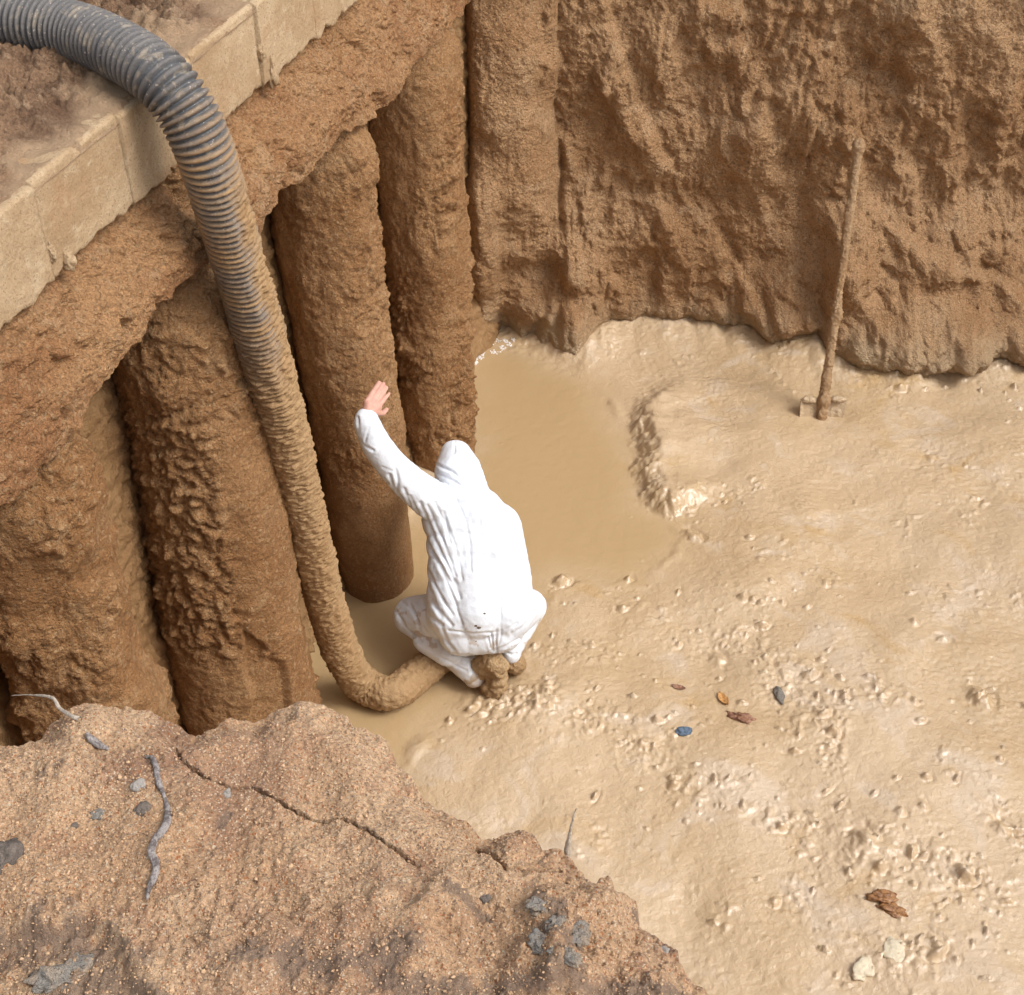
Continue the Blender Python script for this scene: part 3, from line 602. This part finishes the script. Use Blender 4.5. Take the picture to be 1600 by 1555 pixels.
for k in (-1, 1):
    c_ = foot + side_v * k * .085 + up * .068
    lump('tread', Vector(c_ - foot), .045, M_wetmud, sp, 5 + k, (1, .6, .35), .25)
lump('socket', Vector(ax * .05), .04, M_spade, sp, 9, (.9, .9, 1.8), .2)

# ------------------------------------------------------------------ person
M_skin = mat_plain('skin', (.62, .33, .25), .5, ((150, .0008),), .12, 30)
M_suit = mat_soil('white_coverall', (.76, .805, .86), (.74, .79, .85), rough=(.5, .6), bumps=((30, .0016),), patch=6, speck=.01, spec=.35, dust=(.42, .29, .16))
M_boot = mat_soil('muddy_boot', (.40, .25, .12), (.50, .34, .18), rough=(.22, .4), bumps=((50, .008), (140, .002)), patch=9, speck=.1, spec=.5)
person = bpy.data.objects.new('person', None); COL.objects.link(person)
p_org = PZ(765, 1085, 0); person.location = Vector(p_org)
tag(person, 'person in a white hooded coverall crouching in the mud, one bare hand against a pile', 'person')
def cone_parts(bm, p0, r0, p1, r1):
    p0 = np.array(p0); p1 = np.array(p1); n = max(2, int(np.linalg.norm(p1 - p0) / (min(r0, r1) * .35)) + 1)
    for k in range(n + 1):
        t = k / n; c = p0 * (1 - t) + p1 * t; r = r0 * (1 - t) + r1 * t
        bmesh.ops.create_icosphere(bm, subdivisions=2 if r < .03 else 3, radius=r, matrix=Matrix.Translation(Vector(c)))
def remeshed(name, parts, vox, mat, parent, smooth_it=6, post=None):
    bm = bmesh.new()
    for pr in parts: cone_parts(bm, *pr)
    me = bpy.data.meshes.new(name); bm.to_mesh(me); bm.free()
    o = bpy.data.objects.new(name, me); COL.objects.link(o)
    r = o.modifiers.new('r', 'REMESH'); r.mode = 'VOXEL'; r.voxel_size = vox
    s = o.modifiers.new('s', 'SMOOTH'); s.iterations = smooth_it; s.factor = .5
    dg = bpy.context.evaluated_depsgraph_get(); dg.update(); m2 = bpy.data.meshes.new_from_object(o.evaluated_get(dg))
    o.modifiers.clear(); old = o.data; o.data = m2; m2.name = name; bpy.data.meshes.remove(old)
    V = np.zeros(len(m2.vertices) * 3, np.float32); m2.vertices.foreach_get('co', V); V = V.reshape(-1, 3)
    Nm = np.zeros(len(m2.vertices) * 3, np.float32); m2.vertices.foreach_get('normal', Nm); Nm = Nm.reshape(-1, 3)
    if post: V = post(V.astype(np.float64), Nm.astype(np.float64))
    V = V - p_org
    m2.vertices.foreach_set('co', V.astype(np.float32).ravel()); m2.materials.clear(); m2.materials.append(mat)
    m2.polygons.foreach_set('use_smooth', [True] * len(m2.polygons)); m2.update()
    o.parent = parent; return o
hipL, hipR = PT(715, 962, 6.38), PT(792, 958, 6.38); kneeL, kneeR = PT(645, 962, 6.56), PT(826, 948, 6.58)
ankL, ankR = PT(738, 1050, 6.50), PT(796, 1018, 6.47)
shL, shR = PT(676, 792, 6.22), PT(788, 818, 6.30); elL, elR = PT(613, 728, 6.06), PT(806, 880, 6.62)
wrL, wrR = PT(573, 655, 5.925), PT(770, 930, 6.78)
neck = PT(728, 775, 6.28); headc = PT(714, 725, 6.36)
# hand flat on the pile: knuckle line and fingers
hd = []
hb0, hb1 = PT(573, 648, 5.925), PT(581, 628, 5.93)
hd += [(wrL, .030, hb0, .027), (hb0, .027, PT(576, 634, 5.925), .024), (hb0, .026, PT(590, 636, 5.945), .021), (PT(576, 634, 5.925), .022, PT(590, 636, 5.945), .020)]
fing = [((573, 629, 5.925), (583, 612, 5.955), (592, 598, 5.985), .0118),
        ((579, 630, 5.93), (591, 612, 5.96), (599, 600, 5.99), .0118),
        ((585, 632, 5.935), (597, 617, 5.965), (604, 606, 5.995), .0112),
        ((591, 636, 5.945), (601, 624, 5.975), (608, 615, 6.0), .0090)]
for a, m_, e, r in fing:
    hd += [(PT(*a), r + .0035, PT(*m_), r), (PT(*m_), r, PT(*e), r * .8)]
hd += [(PT(588, 644, 5.94), .016, PT(598, 646, 5.975), .012), (PT(598, 646, 5.975), .012, PT(604, 640, 6.0), .010)]
bodyp = [(PT(715, 820, 6.36), .11, PT(765, 835, 6.36), .11), (PT(722, 890, 6.34), .105, PT(768, 890, 6.34), .105), (PT(725, 955, 6.36), .11, PT(775, 955, 6.36), .11),
         (PT(740, 830, 6.36), .11, PT(750, 955, 6.36), .11), (neck, .055, headc, .06), (PT(715, 730, 6.40), .072, PT(711, 722, 6.46), .062), (PT(710, 735, 6.46), .05, PT(709, 742, 6.50), .03), (PT(709, 722, 6.525), .012, PT(709, 728, 6.54), .010),
         (shL, .045, elL, .038), (elL, .042, wrL, .028), (shR, .055, elR, .042), (elR, .042, wrR, .028),
         (hipL, .08, kneeL, .055), (kneeL, .055, ankL, .035), (hipR, .08, kneeR, .055), (kneeR, .055, ankR, .035), (PT(725, 810, 6.38), .06, shL, .045), (PT(765, 825, 6.36), .07, shR, .055)]
# right hand, out of sight in front of the knees
rb = PT(755, 945, 6.86); bodyp += [(wrR, .028, rb, .03)]
for k in range(4):
    b0 = rb + np.array([-.03 + .02 * k, .03, -.01]); bodyp += [(b0, .012, b0 + np.array([-.005, .045, -.02]), .010), (b0 + np.array([-.005, .045, -.02]), .010, b0 + np.array([-.01, .05, -.055]), .008)]
bodyp += [(rb + np.array([-.03, 0, 0]), .013, rb + np.array([-.07, .02, -.02]), .011)]
remeshed('body', bodyp + hd, .0034, M_skin, person, 3)
suitp = [(PT(705, 812, 6.32), .135, PT(770, 832, 6.34), .135), (PT(712, 850, 6.32), .135, PT(773, 855, 6.33), .135), (PT(715, 890, 6.32), .14, PT(780, 893, 6.33), .135), (PT(716, 925, 6.32), .145, PT(783, 925, 6.33), .138),
         (PT(718, 955, 6.33), .15, PT(788, 952, 6.33), .145), (PT(724, 985, 6.35), .118, PT(780, 980, 6.35), .118), (PT(742, 900, 6.30), .14, PT(748, 950, 6.30), .15),
         (PT(722, 795, 6.32), .115, PT(745, 805, 6.32), .13), (PT(745, 795, 6.32), .10, PT(772, 828, 6.34), .125), (PT(772, 828, 6.34), .128, PT(783, 893, 6.34), .135), (PT(783, 893, 6.34), .135, PT(788, 952, 6.34), .14),
         (PT(712, 712, 6.39), .073, PT(716, 738, 6.35), .108), (PT(716, 738, 6.35), .108, PT(728, 775, 6.31), .110),
         (PT(700, 795, 6.30), .10, PT(672, 780, 6.22), .088), (PT(672, 780, 6.22), .088, PT(640, 755, 6.14), .078), (PT(640, 755, 6.14), .078, elL, .070), (elL, .070, PT(588, 695, 5.99), .066), (PT(588, 695, 5.99), .066, PT(573, 662, 5.94), .056), (PT(573, 662, 5.94), .056, PT(572, 655, 5.93), .049),
         (PT(770, 820, 6.36), .11, elR, .062), (elR, .062, PT(778, 922, 6.75), .048),
         (hipL, .125, kneeL, .092), (kneeL, .088, ankL, .060), (hipR, .12, kneeR, .085), (kneeR, .085, PT(800, 1010, 6.47), .055), (PT(800, 1010, 6.47), .05, PT(799, 1022, 6.47), .046),
         (ankL, .060, PT(741, 1058, 6.50), .05), (PT(665, 1000, 6.5), .06, PT(700, 1018, 6.46), .07)]
folds = [  # (points, depth, half width in px, sign)
    ([(657, 786), (680, 843), (703, 892), (719, 930)], .011, 3.2), ([(668, 790), (690, 840), (712, 900)], .009, 3), ([(680, 786), (695, 817), (703, 848)], .010, 3.2), ([(713, 784), (729, 817), (734, 851), (735, 892)], .010, 3.2),
    ([(652, 820), (667, 848), (688, 882), (719, 935)], .012, 3), ([(675, 861), (695, 902), (713, 946)], .010, 3), ([(667, 889), (685, 925), (706, 960)], .011, 3), ([(664, 900), (673, 935), (690, 965)], .010, 3),
    ([(668, 870), (663, 905), (666, 930)], .006, 3), ([(666, 904), (683, 949), (705, 977)], .010, 3), ([(618, 954), (635, 982), (657, 1002)], .010, 3.2), ([(641, 946), (657, 977), (683, 1005)], .011, 3), ([(660, 937), (669, 960), (691, 977)], .014, 3.5),
    ([(628, 940), (648, 958), (655, 985)], .009, 3), ([(692, 985), (700, 1005), (712, 1020)], .011, 3), ([(676, 985), (690, 1010), (700, 1022)], .009, 2.6),
    ([(767, 991), (771, 1018)], .010, 2.3), ([(775, 985), (775, 1018)], .008, 2.3), ([(781, 930), (783, 988), (777, 1016)], .005, 1.8), ([(762, 996), (768, 1018)], .008, 2.3),
    ([(700, 986), (739, 991), (781, 988), (809, 974)], .007, 2.2), ([(826, 937), (809, 971), (798, 988)], .009, 3), ([(836, 955), (816, 980), (800, 992)], .009, 2.6), ([(818, 940), (806, 965)], .007, 3),
    ([(619, 734), (622, 750), (620, 768)], .011, 3), ([(608, 742), (614, 760), (630, 782)], .009, 3), ([(632, 764), (640, 790)], .009, 3), ([(559, 652), (560, 672)], .006, 2.5), ([(561, 686), (570, 697), (583, 704)], .008, 2.6),
    ([(625, 729), (636, 725)], .006, 2.2), ([(590, 742), (606, 755)], .009, 2.5), ([(598, 730), (612, 736)], .006, 2.2), ([(576, 668), (570, 690)], .006, 2.5), ([(590, 670), (596, 690)], .006, 2.5), ([(640, 775), (652, 800), (656, 815)], .009, 2.6),
    ([(680, 725), (706, 737), (734, 758)], .011, 2.8), ([(711, 690), (710, 706)], .007, 2.4), ([(684, 740), (700, 748), (722, 760)], .007, 2.5), ([(684, 752), (700, 757)], .006, 2.2),
    ([(735, 760), (755, 775)], .006, 2.4), ([(712, 945), (722, 975)], .006, 2.5), ([(735, 1030), (738, 1052)], .010, 2.5), ([(706, 1022), (750, 1027), (770, 1018), (790, 1010), (812, 998)], .013, 2.4), ([(788, 1018), (800, 1024), (806, 1022)], .008, 2.2),
    ([(650, 1000), (700, 1035), (728, 1048)], .007, 2.4), ([(692, 800), (710, 850), (722, 905)], .006, 3), ([(745, 800), (752, 840)], .004, 4), ([(690, 1030), (725, 1040)], .007, 2.5)]
def suit_post(V, Nm):
    u, v, t = proj(V); view = V - np.array([0, 0, CH]); view /= np.linalg.norm(view, axis=1)[:, None]
    facing = sstep(-.05, .35, -(view * Nm).sum(1))
    D = .003 * fbm(V[:, 0], V[:, 1], V[:, 2], 5, 2, 201) + .0016 * fbm(V[:, 0], V[:, 1], V[:, 2], 22, 2, 203)
    edge_soft = sstep(690, 720, u) * sstep(800, 770, u) * sstep(800, 830, v) * sstep(980, 950, v)
    D = D * (1 - .6 * edge_soft); D = D - .0
    for pts_, dep, hw in folds:
        wv = 1.2 * perlin(u / 30, v / 30, dep * 900)
        d = dist_line(u + wv, v, pts_)
        # a pleat: a groove with a raised lip beside it
        hw = hw * .8; D = D + facing * (-dep * .56 * gs(d, hw) + dep * .12 * gs(d - hw * 2.2, hw * 1.2)) * (.6 + .8 * sstep(-.4, .5, perlin(u / 22, v / 22, hw * 9)))
    V = V + Nm * D[:, None]
    return V
suit = remeshed('coverall', suitp, .0042, M_suit, person, 14, suit_post)
sv = np.zeros(len(suit.data.vertices) * 3, np.float32); suit.data.vertices.foreach_get('co', sv); sv = sv.reshape(-1, 3) + p_org
sz = sv[:, 2] + .05 * fbm(sv[:, 0], sv[:, 1], sv[:, 2], 14, 3, 501)
splash(suit, .75 * sstep(.17, .06, sz) + .16 * sstep(.42, .2, sz) * sstep(-.1, .5, fbm(sv[:, 0], sv[:, 1], sv[:, 2], 16, 4, 503)) + .5 * sstep(.52, .62, fbm(sv[:, 0], sv[:, 1], sv[:, 2], 12, 4, 505)) * sstep(.7, .4, sz))
# elastic cuff, and flecks of mud on the seat
M_fleck = mat_plain('mud_fleck', (.12, .08, .05), .5)
for u, v, r in ((744, 978, .006), (749, 981, .007), (757, 959, .0045), (771, 900, .002), (744, 1002, .003)):
    # find the suit surface under that point
    dirw = Vector(ray(u, v)).normalized(); ok, loc, nrm_, _ = suit.ray_cast(Vector((0, 0, CH)) - Vector(p_org), dirw)
    if ok: lump('mud_fleck', loc, r, M_fleck, person, int(u), (1.3, .5, 1), .5, 2)
# boots
def boot_post(V, Nm): return V + Nm * (.008 * billow(V[:, 0], V[:, 1], V[:, 2], 22, 3, 301) + .004 * fbm(V[:, 0], V[:, 1], V[:, 2], 9, 2, 303))[:, None]
bL = [(PT(752, 1044, 6.49), .055, PT(768, 1030, 6.40), .050), (PT(768, 1032, 6.40), .050, PT(780, 1042, 6.40), .046), (PT(768, 1036, 6.42), .044, PT(770, 1056, 6.46), .036), (PT(770, 1056, 6.46), .036, PT(772, 1078, 6.50), .046), (PT(782, 1044, 6.42), .036, PT(776, 1072, 6.48), .05), (PT(768, 1075, 6.50), .05, PT(768, 1070, 6.60), .055), (PT(752, 1044, 6.52), .055, PT(765, 1065, 6.58), .06)]
remeshed('boot', bL, .006, M_boot, person, 5, boot_post)
bR = [(PT(800, 1026, 6.50), .05, PT(806, 1036, 6.50), .05), (PT(806, 1036, 6.50), .05, PT(803, 1040, 6.66), .05), (PT(800, 1026, 6.52), .05, PT(800, 1034, 6.62), .055)]
remeshed('boot', bR, .006, M_boot, person, 5, boot_post)
# heel rim of the boot sole
def torus(name, c, nrm3, R1, r1, mat, parent, el=1.3):
    nrm3 = Vector(nrm3).normalized(); q3 = nrm3.to_track_quat('Z', 'Y'); a, b = np.meshgrid(np.linspace(0, 2 * np.pi, 48, endpoint=False), np.linspace(0, 2 * np.pi, 12, endpoint=False), indexing='ij')
    rr3 = r1 * (1 + .4 * perlin(np.cos(a) * 2, np.sin(a) * 2, 0)); x = (R1 + rr3 * np.cos(b)) * np.cos(a); y = (R1 + rr3 * np.cos(b)) * np.sin(a) * el; z = rr3 * np.sin(b)
    P = np.stack([x, y, z], -1) @ np.array(q3.to_matrix()).T + c
    m, n = P.shape[:2]; i = np.arange(m)[:, None]; j = np.arange(n)[None]; F = np.stack([i * n + j, ((i + 1) % m) * n + j, ((i + 1) % m) * n + (j + 1) % n, i * n + (j + 1) % n], -1).reshape(-1, 4)
    return mesh_obj(name, P, F, mat, parent)
vd = -ray(780, 1045); torus('boot_heel', PT(781, 1046, 6.385) - p_org, vd + np.array([.3, 0, .3]), .026, .008, M_boot, person, 1.25)

# ------------------------------------------------------------------ leaves, stones and scraps lying in the mud
def stone(name, P, r, mat, label, cat='stone', fl=(1, .8, .5), seed=1, amp=.25, rot=0, grp=None):
    o = lump(name, Vector(P), r, mat, None, seed, fl, amp, 4, 1.1); o.rotation_euler = (0, 0, rot); tag(o, label, cat, grp); return o
def leaf(name, u0, v0, u1, v1, wid, mat, label, cat, curl=.01, fold=.3, grp=None):
    a = place_mud(u0, v0, .002); b = place_mud(u1, v1, .002); c = (a + b) / 2; d = b - a; L_ = np.linalg.norm(d); d /= L_
    s = np.cross([0, 0, 1], d); s /= np.linalg.norm(s)
    i, j = np.meshgrid(np.linspace(-1, 1, 30), np.linspace(-1, 1, 17), indexing='ij')
    wv = np.clip(1 - np.abs(i) ** 1.8, 0, 1) ** .8 * (1 + .15 * perlin(i * 4, j * 0, 2))
    P = d * (i * L_ / 2)[..., None] + s * (j * wv * wid / 2)[..., None] + np.array([0, 0, 1]) * (curl * (i ** 2) + fold * np.abs(j * wv) * wid / 2 + .004 * fbm(i * 2, j * 2, 0, 1.5, 3, int(u0)))[..., None]
    P2 = P - np.array([0, 0, .0025]); m, n = 30, 17
    F = np.vstack([gridF(m, n), gridF(m, n)[:, ::-1] + m * n])
    o = mesh_obj(name, np.vstack([P.reshape(-1, 3), P2.reshape(-1, 3)]), F, mat); o.location = Vector(c); tag(o, label, cat, grp); return o
M_or = mat_plain('orange_leaf', (.58, .30, .10), .45, ((60, .002),), .3, 60)
M_rb = mat_plain('brown_leaf', (.34, .17, .10), .4, ((60, .003),), .4, 60)
M_dkl = mat_plain('dark_leaf', (.20, .09, .035), .3, ((60, .003),), .5, 60, .5, (.36, .18, .07))
leaf('leaf', 1123, 1083, 1137, 1104, .042, M_or, 'small orange leaf lying flat in the mud between the grey bark and the blue chip', 'leaf')
leaf('leaf', 1049, 1072, 1071, 1078, .030, M_rb, 'small reddish brown leaf in the mud, left of the orange leaf', 'leaf')
stone('leaf_clump', place_mud(1160, 1124, .000), .045, M_rb, 'crumpled dull reddish leaf remains half sunk in the mud just below the orange leaf', 'leaves', (1.2, .6, .35), 41, .8, -.6)
M_blue = mat_plain('blue_stone', (.14, .20, .28), .5, ((120, .004),), .4, 90)
stone('stone', place_mud(1068, 1143, .006), .036, M_blue, 'small blue grey chip of stone lying on the pale mud', fl=(1, .72, .3), seed=3)
M_gst = mat_plain('grey_stone', (.24, .215, .18), .75, ((90, .005),), .35, 60)
bark = stone('bark', place_mud(1217, 1087, .008), .045, M_gst, 'grey ridged piece of bark standing upright in the mud right of the orange leaf', 'bark', (.5, 1.1, .5), 6, .22, .15)
for k in range(1):
    stone('leaf_clump', place_mud(1380, 1403, .006), .038, M_dkl, 'wet dark brown leaf clump in the mud near the lower right, upper of two', 'leaves', (1.3, .75, .4), 11, .6, -.2)
    stone('leaf_clump', place_mud(1396, 1420, .002), .042, M_dkl, 'flatter dark brown leaf clump directly beneath the upper wet clump', 'leaves', (1.35, .6, .3), 12, .6, -.4)
M_pale = mat_plain('pale_clay', (.66, .57, .41), .6, ((80, .002),), .1, 30)
stone('stone', place_mud(1397, 1484, -.004), .055, M_pale, 'smooth cream coloured stone in the mud below the dark leaf clumps', fl=(.8, 1.05, .28), seed=15)
stone('stone', place_mud(1350, 1510, -.004), .05, M_pale, 'knobbly cream lump half covered by mud, left of the smooth cream stone', fl=(1.1, .8, .35), seed=16, amp=.45, rot=.7)

fo = []; fr_ = []
for _ in range(420):
    a = random.random(); k = random.choice(((742, 572, 765, 536), (765, 536, 806, 532), (742, 572, 752, 548), (770, 552, 798, 538)))
    u = k[0] + (k[2] - k[0]) * a + random.gauss(0, 2.2); v = k[1] + (k[3] - k[1]) * a + random.gauss(0, 2.2)
    if perlin(u / 9, v / 7, 2) < -.12: continue
    fo.append(place_mud(u, v, .0)); fr_.append(random.uniform(.003, .007))
M_foam = mat_plain('froth', (.74, .70, .66), .4)
scatter('froth', M_foam, fo, fr_, 9, 'pale froth floating on the muddy water in the corner below the back wall')
# ------------------------------------------------------------------ roots, twig and stones on the bank
M_root = mat_plain('root_bark', (.42, .37, .345), .75, ((110, .004), (300, .002)), .45, 90, .3, (.17, .14, .13))
M_rootp = mat_plain('pale_root', (.50, .42, .33), .75, ((120, .003),), .3, 40)
def root(name, pts, rads, mat, label, cat='root', lifts=None):
    Pp = [bank_pt(u, v, (lifts[i] if lifts else rads[i] * .9)) for i, (u, v) in enumerate(pts)]
    Cc, s = spline(Pp, .0025); rq = np.interp(np.linspace(0, 1, len(s)), np.linspace(0, 1, len(rads)), rads)
    _, a1, a2 = tube_frames(Cc); t2 = np.linspace(0, 2 * np.pi, 18, endpoint=False); TT, SS = np.meshgrid(t2, s, indexing='xy')
    D = a1[:, None] * np.cos(TT)[..., None] + a2[:, None] * np.sin(TT)[..., None]; Q0 = Cc[:, None] + D * .005
    rr2 = rq[:, None] * (1 + .22 * fbm(Q0[..., 0], Q0[..., 1], Q0[..., 2], 60, 3, int(pts[0][0]) % 50) + .12 * fbm(Q0[..., 0], Q0[..., 1], Q0[..., 2], 200, 1, 9))
    P = Cc[:, None] + D * rr2[..., None] - Cc[0]
    P[0] = 0; P[-1] = Cc[-1] - Cc[0]
    o = grid_obj(name, P, mat, wrap=True); o.location = Vector(Cc[0]); tag(o, label, cat); return o
root('root', [(226, 1183), (238, 1184), (244, 1200), (248, 1222), (257, 1245), (262, 1268), (259, 1290), (243, 1312), (236, 1330), (243, 1348), (242, 1368), (233, 1388), (229, 1408)],
     [.002, .004, .0048, .0042, .0022, .0046, .0056, .0062, .0056, .0058, .0052, .0052, .002], M_root, 'thick winding grey root running down the middle of the foreground bank')
root('root', [(133, 1145), (146, 1158), (158, 1166), (172, 1171)], [.003, .006, .006, .002], M_root, 'short grey root stub above the winding root')
pr_ = [(18, 1087), (45, 1086), (80, 1090), (92, 1105), (108, 1117), (121, 1120)]
Pr_ = [bank_pt(125, 1124, .004)] + [None] * 0
base = bank_pt(124, 1124, .003)
fr = [base, PT(108, 1117, proj(base)[2] + .01), PT(92, 1105, proj(base)[2] + .03), PT(80, 1090, proj(base)[2] + .05), PT(45, 1086, proj(base)[2] + .09), PT(18, 1087, proj(base)[2] + .12)]
def free_stick(name, fr, rads, mat, label, cat):
    Cc, s = spline(fr, .0025); rq = np.interp(np.linspace(0, 1, len(s)), np.linspace(0, 1, len(rads)), rads)
    _, a1, a2 = tube_frames(Cc); t2 = np.linspace(0, 2 * np.pi, 14, endpoint=False); TT, SS = np.meshgrid(t2, s, indexing='xy')
    D = a1[:, None] * np.cos(TT)[..., None] + a2[:, None] * np.sin(TT)[..., None]; Q0 = Cc[:, None] + D * .005
    rr2 = rq[:, None] * (1 + .3 * fbm(Q0[..., 0], Q0[..., 1], Q0[..., 2], 80, 2, 5))
    o = grid_obj(name, Cc[:, None] + D * rr2[..., None] - Cc[0], mat, wrap=True); o.location = Vector(Cc[0]); tag(o, label, cat); return o
free_stick('root', fr, [.0036, .0032, .0028, .002, .0009, .0006], M_rootp, 'thin pale root tip sticking out over the edge of the bank at far left', 'root')
tb = bank_pt(886, 1338, 0); td = proj(tb)[2]
tw = [tb - np.array([0, 0, .02]), PT(887, 1325, td + .0), PT(890, 1305, td - .02), PT(894, 1285, td - .035), PT(900, 1264, td - .05)]
twig = free_stick('twig', tw, [.005, .0048, .0028, .0016, .001], M_rootp, 'thin dry twig standing up from the edge of the bank beside the mud', 'twig')
M_lst = mat_plain('light_stone', (.36, .32, .28), .7, ((110, .004),), .25, 60)
M_dst = mat_plain('dark_stone', (.16, .125, .10), .8, ((80, .006),), .4, 40)
for u, v, r, m, lab, fl, sd_ in ((215, 1228, .012, M_lst, 'pale grey pebble left of the winding root on the bank', (1, .9, .6), 21), (158, 1274, .014, M_gst, 'dull grey stone half buried in the bank, below and left of the pale pebble', (1.2, .9, .5), 22),
                                 (222, 1266, .013, M_dst, 'dark grey stone touching the left side of the winding root', (.9, 1.1, .5), 23), (355, 1241, .008, M_lst, 'tiny grey stone just under the crack in the bank', (.8, 1.1, .7), 24),
                                 (8, 1340, .026, M_dst, 'dark brown clod at the left edge of the bank', (1, 1.2, .6), 25), (116, 1290, .006, M_dst, 'tiny black stone left of the dull grey stone', (1, 1, .6), 26), (758, 1404, .008, M_dst, 'tiny dark stone below the crumbly edge of the bank, left of the blue grey clay', (1, 1, .6), 27),
                                 (1038, 1487, .009, M_lst, 'small glinting pale pebble close to the bank edge at lower right', (1, 1, .5), 28)):
    stone('stone', bank_pt(u, v, -r * .2), r, m, lab, 'stone', fl, sd_, .35)
M_clay = mat_plain('grey_clay', (.24, .215, .185), .7, ((60, .006), (160, .003)), .4, 25, .4, (.36, .27, .19))
for k, (u, v, r, lab) in enumerate(((845, 1416, .014, 'flat blue grey clay crumb, uppermost of the grey clods on the bank'), (866, 1441, .010, 'small grey clay clod between the flat crumb and the larger grey clods'), (902, 1462, .015, 'rounded grey clay clod at the right of the grey patch'),
                                    (848, 1474, .015, 'dark grey clay clod at the left of the grey patch'), (882, 1494, .015, 'grey clay clod touching the top of the big brown clod'), (95, 1528, .026, 'grey green clay clod in the hollow at the bottom left corner'))):
    stone('clay_clod', bank_pt(u, v, 0), r, M_clay, lab, 'clod', (1.25, .85, .45), 30 + k, .9, k * .7, 'grey clay clods in the bank')
